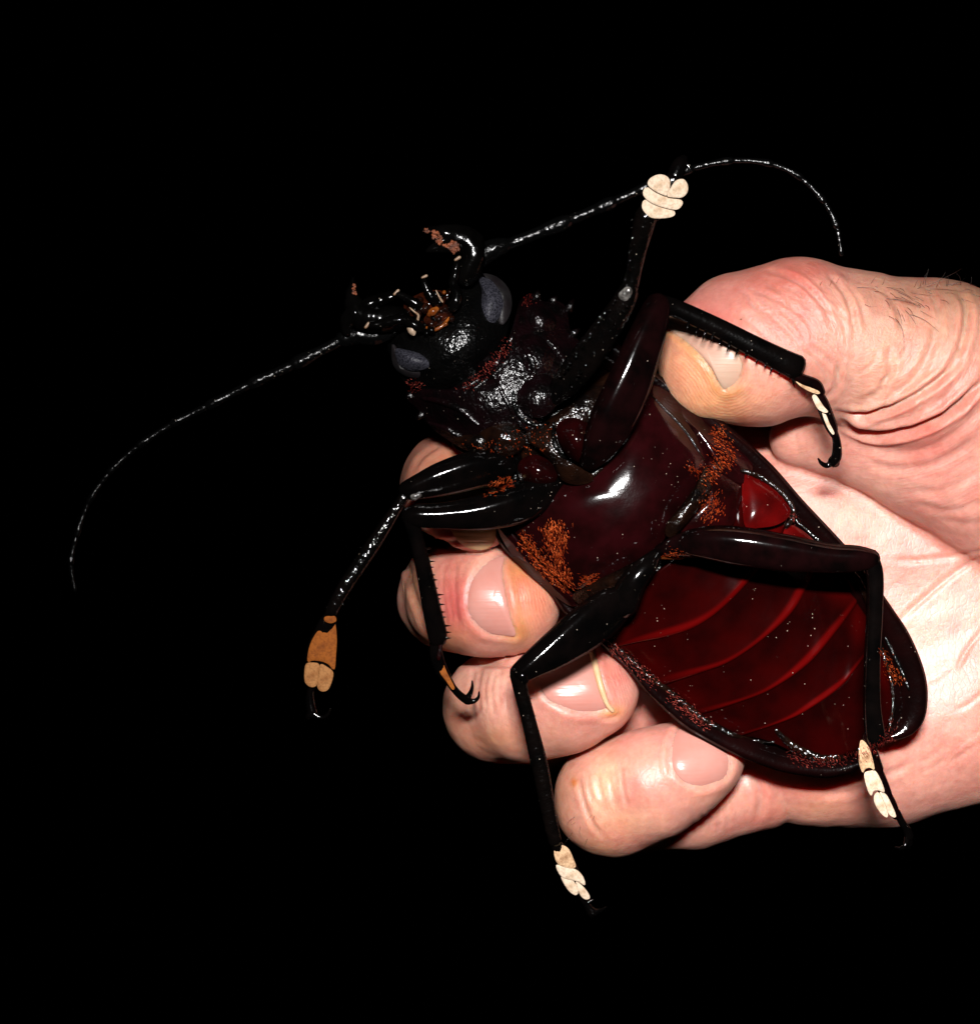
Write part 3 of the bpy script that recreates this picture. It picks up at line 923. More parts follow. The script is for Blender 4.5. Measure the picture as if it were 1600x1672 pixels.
edge = [(965, 1060), (974, 1095), (982, 1125), (991, 1150), (999, 1160)]
tube('nail_edge', [(x, y, zri(x, y) + 2.0, 5.5 if i < 3 else 4, 5) for i, (x, y) in enumerate(edge)], M['nailtip'], n_ri, n=20, seg=10)

# hairs of wrist and fingers
def long_hairs(name, roots, parent, mat):
    V, F = [], []
    t = BVHTree.FromPolygons([tuple(p) for p in HV], HF.tolist())
    for (x, y, dx, dy, L, r) in roots:
        p, nn = hit(x, y, t)
        if p is None: continue
        cx, cy = random.gauss(0, 0.45), random.gauss(0, 0.3)
        base = len(V)
        steps = 7
        for i in range(steps):
            s = i / (steps - 1)
            q = p + nn * (10 * math.sin(min(1, s * 1.6) * 1.5) - 1) + np.array([dx + cx * s, -(dy + cy * s), 0]) * L * s
            rr = r * (1 - 0.75 * s)
            d = np.array([dx, -dy, 0.01]); d /= np.linalg.norm(d)
            a = np.cross(d, [0, 0, 1]); b = np.array([0, 0, 1.0])
            for k in range(3):
                V.append(q + (a * math.cos(k * 2.1) + b * math.sin(k * 2.1)) * rr)
        for i in range(steps - 1):
            for k in range(3):
                j = (k + 1) % 3
                F.append((base + i * 3 + k, base + i * 3 + j, base + i * 3 + 3 + j, base + i * 3 + 3 + k))
    o = mesh_obj(name, np.array(V), F, mat, parent, cast=False)
    o['kind'] = 'stuff'
roots = []
for _ in range(58):
    x = random.gauss(1495, 46); y = 463 + abs(random.gauss(0, 24))
    a = math.radians(random.gauss(48, 26))
    roots.append((x, y, math.cos(a), math.sin(a), random.uniform(20, 62), 0.55))
roots += [(1416, 472, -0.12, 1.0, 40, 0.6), (1424, 476, 0.35, 1.0, 95, 0.6), (1434, 478, 0.25, 1.0, 62, 0.6), (1452, 484, 0.3, 1.0, 46, 0.6), (1578, 470, 0.08, 1, 48, 0.6), (1446, 470, 0.5, 1.0, 58, 0.55)]
for _ in range(14):
    roots.append((random.uniform(1330, 1600), random.uniform(462, 470), random.uniform(-0.2, 0.9), -0.6, random.uniform(8, 18), 0.4))
for _ in range(8):
    roots.append((random.uniform(930, 975), random.uniform(1310, 1380), random.uniform(-0.5, 0.2), 0.8, random.uniform(8, 16), 0.35))
long_hairs('skin_hair', roots, hand, M['darkhair'])
CAST.clear(); _bvh[0] = None

# ================================================================== THE BEETLE
bc = to_world(U(1100, 880, -150))
beetle = bpy.data.objects.new('longhorn_beetle', None)
scene.collection.objects.link(beetle)
beetle.location = tuple(bc); WLOC[beetle] = bc
beetle.empty_display_size = 0.01
beetle['label'] = 'giant dark red and black longhorn beetle held belly up in the hand'
beetle['category'] = 'beetle'

# ---- wing cases: each a closed shell from the folded rim round to the back seam
rimR = [(985, 545), (1030, 575), (1065, 603), (1110, 636), (1160, 671), (1210, 712), (1262, 760), (1310, 815), (1356, 864), (1402, 915), (1440, 968), (1462, 1000), (1482, 1030), (1499, 1066), (1511, 1102), (1515, 1137), (1510, 1173), (1495, 1195), (1474, 1206), (1452, 1209)]
rimL = [(742, 800), (770, 825), (801, 860), (821, 896), (859, 934), (897, 970), (920, 1000), (948, 1026), (980, 1054), (1017, 1086), (1046, 1121), (1072, 1148), (1112, 1184), (1146, 1205), (1183, 1225), (1222, 1242), (1278, 1261), (1337, 1270), (1378, 1266), (1412, 1252)]
axis = [(880, 650), (905, 700), (930, 740), (955, 775), (985, 800), (1010, 830), (1040, 860), (1075, 890), (1110, 920), (1150, 955), (1190, 995), (1225, 1030), (1265, 1065), (1300, 1095), (1335, 1125), (1365, 1150), (1390, 1170), (1410, 1190), (1425, 1203), (1436, 1212)]
def elytron(rim, zr, flange, label):
    n = 90
    R = crom(rim, n); A = lin(axis, n)
    sec = []
    for i in range(n):
        t = i / (n - 1)
        r, a = R[i], A[i]
        tan = R[min(i + 1, n - 1)] - R[max(i - 1, 0)]; tan /= np.linalg.norm(tan)
        inn = a - r; inn = inn / (np.linalg.norm(inn) + 1e-9)
        z0 = zr(t)
        w = flange * (1.0 if t < 0.85 else 1.0)
        dep = 165 * min(1, math.sin(min(1, (1 - t) * 1.35 + 0.10) * math.pi / 2)) * min(1, 0.5 + 2 * t)
        L = np.linalg.norm(a - r)
        w = min(w, L * 0.8)
        pr = [(r + inn * w, z0 - 34), (r + inn * w * 0.95, z0 - 12), (r + inn * w * 0.6, z0 - 2), (r + inn * w * 0.25, z0 + 2), (r + inn * 5, z0 + 1), (r, z0 - 6)]
        for ang in np.linspace(10, 90, 12):
            q = math.radians(ang)
            pr.append((r + (a - r) * (1 - math.cos(q)), z0 - 8 - dep * math.sin(q)))
        pr.append((a, z0 - 40))
        sec.append([U(p[0], p[1], z) for p, z in pr])
    k = len(sec[0])
    V = np.array(sec).reshape(-1, 3)
    F = [(i * k + j, i * k + (j + 1) % k, (i + 1) * k + (j + 1) % k, (i + 1) * k + j) for i in range(n - 1) for j in range(k)]
    F.append(tuple(range(k))); F.append(tuple((n - 1) * k + j for j in range(k)))
    return fix_normals(mesh_obj('elytron', V, F, M['elytron'], beetle, label=label))
eR = elytron(rimR, lambda t: -18 - 40 * t, 46, 'dark elytron with the wider folded rim')
eL = elytron(rimL, lambda t: -62 - 6 * t, 34, 'dark elytron gripped by the fingertips')

# ---- belly plates
B = [
    [(978, 1040), (1010, 990), (1060, 945), (1110, 905), (1150, 860), (1185, 805), (1215, 765)],
    [(1000, 1058), (1035, 1050), (1091, 1038), (1140, 1019), (1185, 985), (1234, 932), (1266, 885), (1292, 838)],
    [(1072, 1122), (1140, 1099), (1192, 1079), (1252, 1037), (1297, 992), (1326, 936), (1345, 905), (1366, 895)],
    [(1132, 1170), (1204, 1147), (1260, 1124), (1320, 1082), (1366, 1028), (1394, 990), (1412, 962)],
    [(1200, 1205), (1282, 1177), (1320, 1158), (1372, 1121), (1404, 1082), (1432, 1045)],
    [(1268, 1204), (1292, 1228), (1332, 1240), (1390, 1228), (1432, 1206), (1456, 1165), (1452, 1105)],
]
labels_s = ['broad first belly plate behind the hind legs', None, None, None, 'last belly plate with hairy rim']
for s in range(5):
    nu, nv = 60, 44
    f, b_ = crom(B[s], nu), crom(B[s + 1], nu)
    V, mg = [], []
    for j in range(nv):
        v = j / (nv - 1)
        for i in range(nu):
            u = i / (nu - 1)
            p = f[i] + (b_[i] - f[i]) * (v * 1.02)
            e = 2 * u - 1
            al = np.array([p[0] - 930.0, p[1] - 780.0]) @ AX
            z = body_z(*p[:2]) * 0.55 - 24 + 6 * (1 - e * e) - 14 * abs(e) ** 6 - 0.13 * (al - 150)
            z += 6.5 * v ** 3 - 3                                     # each plate's hind edge rides over the next
            if v > 0.965: z -= 5 * (v - 0.965) / 0.035
            if s == 4: z -= 10 * max(0, v - 0.5) ** 2 * 4 * 0.4
            z += 0.5 * math.sin(u * 23 + s) * math.sin(v * 7 + 2 * s) + 0.35 * math.sin(u * 47 + 2 * s + v * 11)
            V.append(U(p[0], p[1], z))
            w = max(0.0, min(1.0, (v - (0.84 - 0.05 * math.sin(u * 9 + s))) / 0.09)); w = w * w * (3 - 2 * w)
            w *= max(0.0, math.sin(math.pi * u)) ** 0.8 if s < 4 else 0.0
            side = 0.40 * math.exp(-((u - 0.93) / 0.07) ** 2) * math.exp(-((v - 0.45) / 0.4) ** 2) + 0.16 * math.exp(-((u - 0.07) / 0.05) ** 2) * math.exp(-((v - 0.55) / 0.25) ** 2)
            mg.append(min(1.0, w + side))
    nt_ = len(V)
    for j in range(nv):
        for i in range(nu):
            q = V[j * nu + i].copy(); q[2] -= 30
            V.append(q); mg.append(0)
    F = []
    for j in range(nv - 1):
        for i in range(nu - 1):
            a = j * nu + i
            F.append((a, a + 1, a + nu + 1, a + nu))
            F.append((nt_ + a, nt_ + a + nu, nt_ + a + nu + 1, nt_ + a + 1))
    loop = [i for i in range(nu)] + [j * nu + nu - 1 for j in range(1, nv)] + [(nv - 1) * nu + i for i in range(nu - 2, -1, -1)] + [j * nu for j in range(nv - 2, 0, -1)]
    for i in range(len(loop)):
        a, b2 = loop[i], loop[(i + 1) % len(loop)]
        F.append((a, nt_ + a, nt_ + b2, b2))
    o = fix_normals(mesh_obj('sternite', np.array(V), F, M['belly'], beetle, label=labels_s[s]))
    at_ = o.data.attributes.new('margin', 'FLOAT', 'POINT')
    at_.data.foreach_set('value', np.array(mg, dtype=np.float32))
# bright red flank of the first plate
plate('flank_plate', [(1214, 772), (1240, 782), (1268, 802), (1290, 828), (1286, 846), (1266, 858), (1240, 862), (1218, 862), (1212, 830)],
      lambda x, y: body_z(x, y) * 0.55 - 22 + 0.10 * (x - 1250) , 10, M['redpatch'], beetle, label='bright glossy red flank plate', p=2.6, n=50, rings=9)
plate('flank_plate', [(1284, 858), (1310, 866), (1340, 895), (1330, 905), (1280, 895)], lambda x, y: body_z(x, y) * 0.55 - 24, 6, M['redpatch'], beetle, n=36, rings=7)

FR = [(1212, 768), (1240, 778), (1270, 798), (1293, 826), (1294, 846), (1284, 858)]
tube('flank_rim', [(x, y, body_z(x, y) * 0.55 - 16 + 0.10 * (x - 1250), 4.2) for x, y in FR], M['crumple'], beetle, n=40, seg=9, wob=0.1)
# ---- chest plates
def mid_groove(x, y):
    q = np.stack([x - 930.0, y - 780.0], -1)
    al, d = q @ AX, q @ PX
    return -3.2 * np.exp(-((d - 6) / 6) ** 2) * np.clip((al - 120) / 50, 0, 1) * (al < 230)
plate('metasternum', [(938, 776), (966, 742), (998, 702), (1030, 655), (1062, 628), (1098, 640), (1130, 680), (1152, 722), (1158, 755), (1140, 790), (1112, 832), (1092, 868), (1076, 892), (1050, 910), (1015, 928), (975, 948), (938, 962), (905, 938), (870, 902), (838, 862), (852, 832), (882, 806), (912, 790)],
      lambda x, y: body_z(x, y) * 0.5 - 14 - 0.055 * ((x - 930) * PX[0] + (y - 780) * PX[1]), 42, M['sternum'], beetle, label='large glossy maroon chest plate', n=110, rings=30, p=3.3, centre=(1030, 815), fn=mid_groove, thick=60)
plate('episternum', [(1050, 612), (1090, 628), (1140, 665), (1190, 708), (1225, 745), (1228, 775), (1210, 790), (1180, 770), (1150, 730), (1110, 680), (1068, 645)],
      lambda x, y: body_z(x, y) - 34, 14, M['sternum'], beetle, n=60, rings=8, centre=(1150, 712))
plate('episternum', [(800, 838), (822, 850), (852, 885), (890, 925), (925, 958), (945, 985), (930, 990), (895, 965), (855, 930), (825, 890)],
      lambda x, y: body_z(x, y) - 26, 16, M['sternum'], beetle, n=60, rings=8, centre=(868, 918))
plate('hind_chest_plate', [(1156, 745), (1185, 765), (1212, 790), (1206, 830), (1190, 865), (1150, 872), (1110, 870), (1130, 830), (1150, 785)],
      lambda x, y: body_z(x, y) * 0.6 - 30, 18, M['coxa'], beetle, n=50, rings=8)
# dark inner body that carries the plates
tube('body_core', [(800, 640, -70, 95, 60), (880, 720, -60, 120, 60), (960, 790, -60, 150, 60), (1060, 870, -70, 165, 50), (1180, 970, -80, 170, 45), (1300, 1080, -90, 135, 38), (1390, 1160, -95, 60, 25)], M['black'], beetle, n=40, seg=28)

# hind coxae, trochanters
plate('coxa', [(1152, 762), (1164, 778), (1160, 802), (1140, 832), (1118, 858), (1098, 878), (1086, 872), (1090, 852), (1112, 826), (1134, 795)], lambda x, y: body_z(x, y) * 0.8 - 18, 20, M['crumple'], beetle, n=54, rings=8)
plate('coxa', [(935, 972), (960, 952), (1000, 935), (1040, 918), (1066, 908), (1070, 922), (1050, 944), (1020, 958), (985, 975), (950, 988)], lambda x, y: body_z(x, y) * 0.8 - 20, 22, M['crumple'], beetle, n=54, rings=8)
tube('trochanter', [(1078, 898, 40, 10), (1100, 893, 52, 17), (1130, 888, 62, 24), (1152, 885, 66, 24)], M['brownleg'], beetle, n=18, seg=16)
tube('trochanter', [(1072, 905, 36, 10), (1058, 922, 44, 17), (1040, 942, 46, 21), (1028, 962, 40, 24), (1018, 985, 30, 26)], M['leg'], beetle, n=18, seg=16)
tube('coxa_joint', [(1080, 902, 30, 12), (1095, 905, 34, 9), (1112, 906, 30, 8)], M['amber'], beetle, n=10, seg=10)
# middle coxae (round red domes) and the ridge between them
plate('coxa', [(908, 700), (918, 686), (938, 682), (958, 690), (972, 706), (974, 728), (966, 748), (948, 756), (928, 745), (914, 725)], lambda x, y: body_z(x, y) - 22, 42, M['coxa'], beetle, label='round dark red hip joint', n=44, rings=12, p=2.0)
plate('coxa', [(850, 752), (868, 742), (890, 748), (906, 762), (910, 780), (896, 794), (872, 798), (852, 786), (845, 768)], lambda x, y: body_z(x, y) - 20, 36, M['coxa'], beetle, n=44, rings=12, p=2.0)
plate('mesosternum', [(862, 700), (885, 690), (905, 705), (915, 735), (935, 760), (962, 770), (968, 785), (940, 792), (915, 782), (900, 755), (880, 735), (862, 720)], lambda x, y: body_z(x, y) - 14, 20, M['crumple'], beetle, n=60, rings=9)
plate('mesosternum', [(780, 700), (830, 690), (880, 690), (930, 660), (990, 610), (1040, 590), (1056, 615), (1010, 670), (975, 690), (935, 680), (905, 700), (900, 740), (840, 760), (780, 750), (735, 722)], lambda x, y: body_z(x, y) - 52, 16, M['crumple'], beetle, n=80, rings=8, centre=(900, 700))
tube('coxal_ring', [(930, 764, 34, 7), (948, 776, 38, 7), (972, 772, 40, 7), (986, 756, 38, 7), (990, 738, 34, 6)], M['crumple'], beetle, n=20, seg=9, wob=0.12)

# ---- prothorax
pro = plate('prothorax', [(664, 650), (672, 636), (700, 634), (735, 634), (775, 615), (808, 588), (832, 556), (842, 520), (848, 492), (870, 478), (885, 492), (908, 490), (925, 503), (932, 540), (958, 572), (955, 605), (925, 640), (890, 680), (860, 712), (815, 730), (770, 738), (728, 716), (700, 694), (686, 672)],
      lambda x, y: body_z(x, y) - 44, 58, M['thorax'], beetle, label='black pitted prothorax with spined edges', n=110, rings=18, p=2.3, centre=(812, 640), thick=90)
def ridge_plate(outl, dz, bulge, mat, nm='prosternum', **kw):
    return plate(nm, outl, lambda x, y: body_z(x, y) + dz, bulge, mat, pro, **kw)
tube('prosternum', [(790, 600, 10, 12, 12), (812, 598, 24, 24, 20), (828, 628, 34, 25, 20), (842, 660, 36, 20, 18), (862, 690, 34, 15, 15), (886, 712, 30, 11, 12)], M['thorax'], pro, n=30, seg=18, label='glossy keel between the front legs')
ridge_plate([(838, 560), (862, 545), (890, 555), (905, 585), (890, 612), (862, 616), (846, 595)], -2, 18, M['thorax'], nm='side_lobe', n=44, rings=8)
ridge_plate([(858, 500), (880, 488), (902, 508), (908, 532), (890, 545), (866, 535)], -20, 22, M['thorax'], nm='side_lobe', n=40, rings=8)
for (a, b2) in [((876, 486), (880, 466)), ((902, 492), (912, 478)), ((928, 505), (941, 478)), ((672, 645), (656, 652)), ((690, 676), (672, 690)), ((935, 545), (953, 532))]:
    V, F = cone(a[0], a[1], body_z(*a) - 40, b2[0], b2[1], body_z(*b2) - 45, 8, 7)
    fix_normals(mesh_obj('spine', V, F, M['thorax'], pro))
def rim(nm, pts, r, mat, par, dz=0.0, n=30, wob=0.05):
    t = bvh()
    row = []
    for i, q in enumerate(crom(np.array(pts, float), 12)):
        p, _ = hit(q[0], q[1], t)
        e = math.sin(math.pi * (i + 0.6) / 12.2)
        row.append((q[0], q[1], (p[2] if p is not None else body_z(*q)) + dz, r * (0.45 + 0.55 * e)))
    return tube(nm, row, M[mat], par, n=n, seg=9, wob=wob)
rim('collar_ridge', [(742, 640), (775, 624), (803, 602), (824, 574), (838, 545), (846, 512)], 6, 'thorax', pro)
rim('collar_ridge', [(775, 634), (806, 612), (828, 590), (846, 566)], 4.5, 'thorax', pro)
rim('keel', [(806, 612), (820, 640), (834, 668), (854, 698)], 4, 'thorax', pro, 1)
rim('keel', [(850, 560), (866, 584), (872, 606), (862, 624)], 6, 'thorax', pro)
rim('keel', [(895, 556), (915, 580), (925, 606), (915, 632)], 6, 'thorax', pro)
rim('keel', [(690, 650), (720, 655), (752, 668), (780, 692)], 6, 'thorax', pro)
rim('keel', [(700, 690), (730, 700), (760, 716), (790, 722)], 6, 'thorax', pro)
# front coxae
plate('coxa', [(842, 640), (858, 618), (886, 610), (908, 622), (914, 645), (904, 668), (882, 682), (858, 676), (844, 660)], lambda x, y: body_z(x, y) + 6, 22, M['thorax'], beetle, n=48, rings=10, p=2.0)
plate('coxa', [(782, 706), (802, 690), (830, 688), (852, 702), (858, 724), (840, 742), (810, 746), (788, 732)], lambda x, y: body_z(x, y) - 12, 26, M['crumple'], beetle, n=48, rings=10, p=2.0)
plate('side_flap', [(740, 718), (762, 710), (792, 712), (800, 726), (786, 740), (762, 732)], lambda x, y: body_z(x, y) - 6, 10, M['crumple'], beetle, n=40, rings=7)

rim('coxal_rim', [(838, 640), (840, 662), (852, 682), (874, 694), (896, 690)], 4, 'black', beetle, 2)
rim('coxal_rim', [(904, 690), (904, 716), (914, 740), (932, 756)], 4, 'black', beetle, 1)
rim('coxal_rim', [(842, 750), (848, 776), (866, 800), (890, 806)], 3.5, 'black', beetle, 1)
rim('coxal_rim', [(968, 690), (990, 668), (1012, 648), (1040, 622)], 4.5, 'crumple', beetle, 1)
rim('seam', [(1058, 640), (1082, 664), (1108, 690), (1128, 716), (1150, 752)], 2.5, 'crumple', beetle, 0)
# ---- head
head = plate('head', [(632, 560), (636, 530), (650, 515), (690, 500), (735, 468), (768, 440), (795, 446), (822, 470), (832, 505), (828, 545), (812, 578), (780, 606), (745, 628), (705, 640), (668, 630), (645, 600)],
      lambda x, y: body_z(x, y) - 66, 66, M['black'], beetle, label='black head with mouthparts towards the flash', n=96, rings=18, p=2.0, centre=(744, 560), thick=80)
eye1 = [(782, 453), (800, 456), (820, 472), (826, 494), (818, 514), (804, 530), (794, 534), (784, 520), (782, 500), (787, 478)]
eye2 = [(646, 570), (664, 571), (688, 578), (702, 588), (702, 598), (688, 604), (666, 604), (650, 592)]
plate('eye', eye1, lambda x, y: body_z(x, y) - 34, 22, M['eye'], head, label='grey compound eye beside the longer antenna', n=48, rings=10, p=2.0)
plate('eye', eye2, lambda x, y: body_z(x, y) - 22, 20, M['eye'], head, label='grey narrow compound eye', n=48, rings=10, p=2.0)
plate('eye_rim', [(788, 446), (812, 452), (832, 474), (835, 505), (822, 530), (812, 520), (824, 494), (816, 472), (800, 458)], lambda x, y: body_z(x, y) - 44, 18, M['eyerim'], head, n=48, rings=6, centre=(818, 482))
plate('eye_rim', [(640, 562), (650, 572), (652, 592), (668, 606), (700, 606), (690, 616), (662, 614), (642, 596)], lambda x, y: body_z(x, y) - 44, 18, M['eyerim'], head, n=48, rings=6, centre=(654, 600))
# mandibles
def mandible(geo, label):
    V, F = merge(geo)
    V = V + 0.9 * np.sin(V[:, [1, 2, 0]] * 0.31) * np.array([1, 1, 1])
    return fix_normals(mesh_obj('mandible', V, F, M['mandible'], head, label=label))
mR = mandible([tube_geo([(762, 446, -10, 22, 24), (774, 418, -4, 21, 24), (766, 396, 0, 24, 20), (744, 385, 4, 19, 16), (718, 378, 6, 11, 11), (692, 375, 6, 3, 4)], n=34, seg=16),
               tube_geo([(758, 400, 2, 17, 15), (738, 400, 6, 15, 12), (716, 403, 8, 10, 9), (700, 408, 8, 5, 5)], n=20, seg=12),
               tube_geo([(735, 388, 4, 10, 12), (718, 394, 7, 7, 9), (708, 384, 6, 3, 4)], n=14, seg=10)], 'hooked black mandible caked with orange soil')
mL = mandible([tube_geo([(655, 520, -14, 20, 24), (622, 520, -8, 24, 26), (592, 514, -6, 25, 24), (577, 494, -4, 15, 18), (574, 474, -2, 8, 10), (577, 454, 0, 2.5, 3)], n=34, seg=16),
               tube_geo([(600, 498, 4, 12, 12), (622, 490, 6, 11, 12), (645, 482, 4, 8, 8)], n=16, seg=12),
               tube_geo([(582, 510, -4, 20, 20), (568, 524, -6, 14, 16), (566, 540, -8, 8, 10)], n=14, seg=12)], 'black mandible with upright pointed tip')
def soil(poly, n, parent, r=4.5):
    V, F, o = [], [], 0
    t = bvh()
    xs = [p[0] for p in poly]; ys = [p[1] for p in poly]
    k = 0; tries = 0
    while k < n and tries < n * 30:
        tries += 1
        x, y = random.uniform(min(xs), max(xs)), random.uniform(min(ys), max(ys))
        if not inside(poly, x, y): continue
        p, nn = hit(x, y, t)
        if p is None: continue
        rr = r * random.uniform(0.4, 1.1)
        base = len(V)
        ph = (1 + 5 ** 0.5) / 2
        ico = [(-1, ph, 0), (1, ph, 0), (-1, -ph, 0), (1, -ph, 0), (0, -1, ph), (0, 1, ph), (0, -1, -ph), (0, 1, -ph), (ph, 0, -1), (ph, 0, 1), (-ph, 0, -1), (-ph, 0, 1)]
        fc = [(0, 11, 5), (0, 5, 1), (0, 1, 7), (0, 7, 10), (0, 10, 11), (1, 5, 9), (5, 11, 4), (11, 10, 2), (10, 7, 6), (7, 1, 8), (3, 9, 4), (3, 4, 2), (3, 2, 6), (3, 6, 8), (3, 8, 9), (4, 9, 5), (2, 4, 11), (6, 2, 10), (8, 6, 7), (9, 8, 1)]
        for c in ico:
            V.append(p + np.array(c) / 1.9 * rr * rng.uniform(0.6, 1.2, 3))
        F += [tuple(i + base for i in q) for q in fc]
        k += 1
    o = mesh_obj('soil_crust', np.array(V), F, M['soil'], parent, smooth=False, cast=False)
    o['kind'] = 'stuff'
soil([(704, 376), (716, 378), (724, 392), (718, 400), (708, 390)], 60, mR, 3.2)
soil([(722, 400), (740, 394), (748, 398), (752, 408), (742, 414), (732, 404)], 80, mR, 3.2)
soil([(690, 374), (700, 372), (702, 378), (692, 378)], 8, mR, 3)
soil([(576, 462), (580, 466), (582, 480), (577, 482)], 16, mL, 3)
# mouthparts
def mz(x, y): return body_z(x, y) - 2
plate('labium', [(692, 520), (708, 506), (732, 498), (738, 512), (730, 524), (712, 532), (698, 532)], lambda x, y: mz(x, y), 10, M['mouthmass'], head, n=40, rings=7)
plate('labium', [(664, 490), (700, 474), (728, 478), (722, 500), (700, 512), (672, 516), (660, 506)], lambda x, y: mz(x, y) - 14, 12, M['mouthmass'], head, n=40, rings=7)
tube('labial_band', [(696, 534, mz(696, 532) + 5, 2.2), (706, 539, mz(706, 537) + 6, 3), (722, 532, mz(722, 530) + 6, 2.8), (733, 519, mz(732, 518) + 5, 2)], M['amber'], head, n=18, seg=10)
tube('tongue', [(701, 513, mz(700, 514) + 10, 4), (706, 509, mz(708, 508) + 13, 6.5), (712, 505, mz(713, 504) + 11, 5)], M['amber'], head, n=12, seg=12, wob=0.06)
for (x, y, r) in [(746, 488, 8), (672, 538, 9)]:
    plate('pale_joint', [(x - r * 0.8, y - r * 0.5), (x + r * 0.2, y - r * 1.1), (x + r * 0.8, y), (x + r * 0.5, y + r * 1.1), (x - r * 0.5, y + r * 0.6)], lambda a, b: mz(a, b) + 10, 7, M['pale'], head, n=24, rings=6)
tube('bristle', [(712, 474, mz(712, 474) + 16, 1.0), (717, 484, mz(717, 484) + 16, 1.6), (722, 492, mz(722, 492) + 10, 2)], M['pale'], head, n=10, seg=7)
tube('bristle', [(669, 502, mz(669, 502) + 16, 0.9), (677, 509, mz(677, 509) + 16, 1.6), (683, 514, mz(683, 514) + 12, 2), (682, 522, mz(682, 522) + 8, 2.4)], M['pale'], head, n=10, seg=7)
def palp(pts, tip, slim=True):
    o = tube('palp', [(x, y, z, r * 1.0) for x, y, z, r in pts], M['mandible'] if slim else M['mouth'], head, n=24, seg=12, wob=0.06)
    tube('palp_tip', [(x, y, z, r) for x, y, z, r in tip], M['pale'], o, n=8, seg=9)
palp([(738, 502, 20, 9), (744, 494, 24, 10), (746, 478, 24, 9), (740, 464, 20, 8), (745, 440, 18, 7), (746, 430, 18, 6)], [(744, 424, 20, 2.4), (750, 420, 20, 2.8)])
palp([(688, 535, 20, 9), (676, 530, 24, 10), (660, 522, 22, 8), (642, 524, 20, 9), (618, 530, 18, 7), (606, 530, 18, 6)], [(597, 534, 20, 2.4), (602, 528, 20, 2.8)])
palp([(712, 494, 18, 8), (704, 484, 22, 8), (696, 470, 24, 6), (692, 458, 24, 5)], [(690, 453, 25, 2.2), (696, 450, 25, 2.4)])
palp([(690, 502, 18, 8), (676, 494, 22, 8), (660, 484, 22, 6), (650, 480, 22, 5)], [(644, 480, 24, 2.2), (650, 474, 24, 2.4)])
MP = [(652, 520), (676, 492), (706, 478), (738, 474), (754, 488), (748, 516), (722, 536), (694, 548), (668, 546)]
k = 0
while k < 44:
    x, y = random.uniform(652, 754), random.uniform(474, 548)
    if not inside(MP, x, y): continue
    r = random.uniform(2.5, 7.5)
    mt = random.choice(['mouth', 'mouth', 'mouthmass', 'mouthmass', 'mandible', 'mandible', 'mouth', 'amber' if r < 4.5 else 'mouthmass', 'pale' if r < 3.6 else 'mouth'])
    a = random.uniform(0, 3.14)
    tube('mouth_nodule', [(x - r * 0.5 * math.cos(a), y - r * 0.5 * math.sin(a), mz(x, y) + 3, r * 0.8), (x, y, mz(x, y) + 7, r), (x + r * 0.6 * math.cos(a), y + r * 0.6 * math.sin(a), mz(x, y) + 6, r * 0.6)], M[mt], head, n=7, seg=9, wob=0.07)
    k += 1

# ---- antennae
def antenna(base, P_, r, label):
    """base: scape points; P_: joints; r: half width at each joint"""
    root = tube('antenna', base, M['antenna'], beetle, n=20, seg=14, label=label)
    for i in range(len(P_) - 1):
        Q = crom(np.array(P_, float), 10 * (len(P_) - 1) + 1)
        d = np.hypot(*(Q[:, :2] - np.array(P_[i][:2])).T); i0 = int(np.argmin(d))
        d = np.hypot(*(Q[:, :2] - np.array(P_[i + 1][:2])).T); i1 = int(np.argmin(d))
        k = [i0 + (i1 - i0) * t for t in (0.05, 0.14, 0.5, 0.85, 0.965)]
        rw = [r[i] * 0.60, r[i] * 0.72, (r[i] + r[i + 1]) * 0.36, r[i + 1] * 1.02, r[i + 1] * 0.95]
        pts = [tuple(np.interp(kk, np.arange(len(Q)), Q[:, c]) for c in range(3)) + (w,) for kk, w in zip(k, rw)]
        tube('antenna_segment', pts, M['antenna'], root, n=18, seg=11)
    return root
PR = [(822, 402, -8), (926, 361, 0), (1002, 329, 10), (1060, 303, 18), (1130, 275, 24), (1196, 262, 28), (1258, 267, 30), (1306, 289, 30), (1346, 330, 28), (1366, 370, 24), (1374, 416, 20)]
antenna([(772, 432, -14, 15), (786, 418, -10, 18), (806, 406, -8, 17), (822, 401, -8, 14)], PR, [14, 13, 11, 9, 8, 7, 6.5, 6.2, 6, 6, 4], 'black antenna passing behind the raised front foot')
PL = [(562, 553, -30), (478, 596, -30), (408, 628, -30), (341, 662, -30), (280, 693, -30), (225, 729, -30), (180, 770, -30), (145, 820, -30), (125, 875, -30), (116, 920, -32), (123, 966, -34)]
antenna([(634, 540, -34, 15), (612, 546, -32, 18), (586, 546, -30, 17), (562, 553, -30, 14)], PL, [13, 12, 10, 8.5, 7.5, 7, 6.5, 6.2, 6, 6, 3.5], 'black antenna curving down over the dark background')

# beaded edges of the belly
rim('belly_rim', [(985, 1036), (1020, 1068), (1062, 1106), (1105, 1140), (1150, 1176), (1205, 1204), (1262, 1212)], 6, 'crumple', beetle, 0, n=60, wob=0.16)
rim('belly_rim', [(1268, 1192), (1288, 1212), (1318, 1230), (1352, 1238), (1395, 1228), (1428, 1208)], 9, 'crumple', beetle, -3, n=50, wob=0.12)
rim('belly_rim', [(1300, 850), (1345, 890), (1385, 925), (1408, 960), (1428, 1020), (1446, 1080), (1458, 1140), (1452, 1190)], 5, 'crumple', beetle, 0, n=70, wob=0.16)
rim('inner_rim', [(1446, 1042), (1460, 1070), (1474, 1100), (1484, 1126)], 4, 'black', beetle, 0, n=30, wob=0.04)
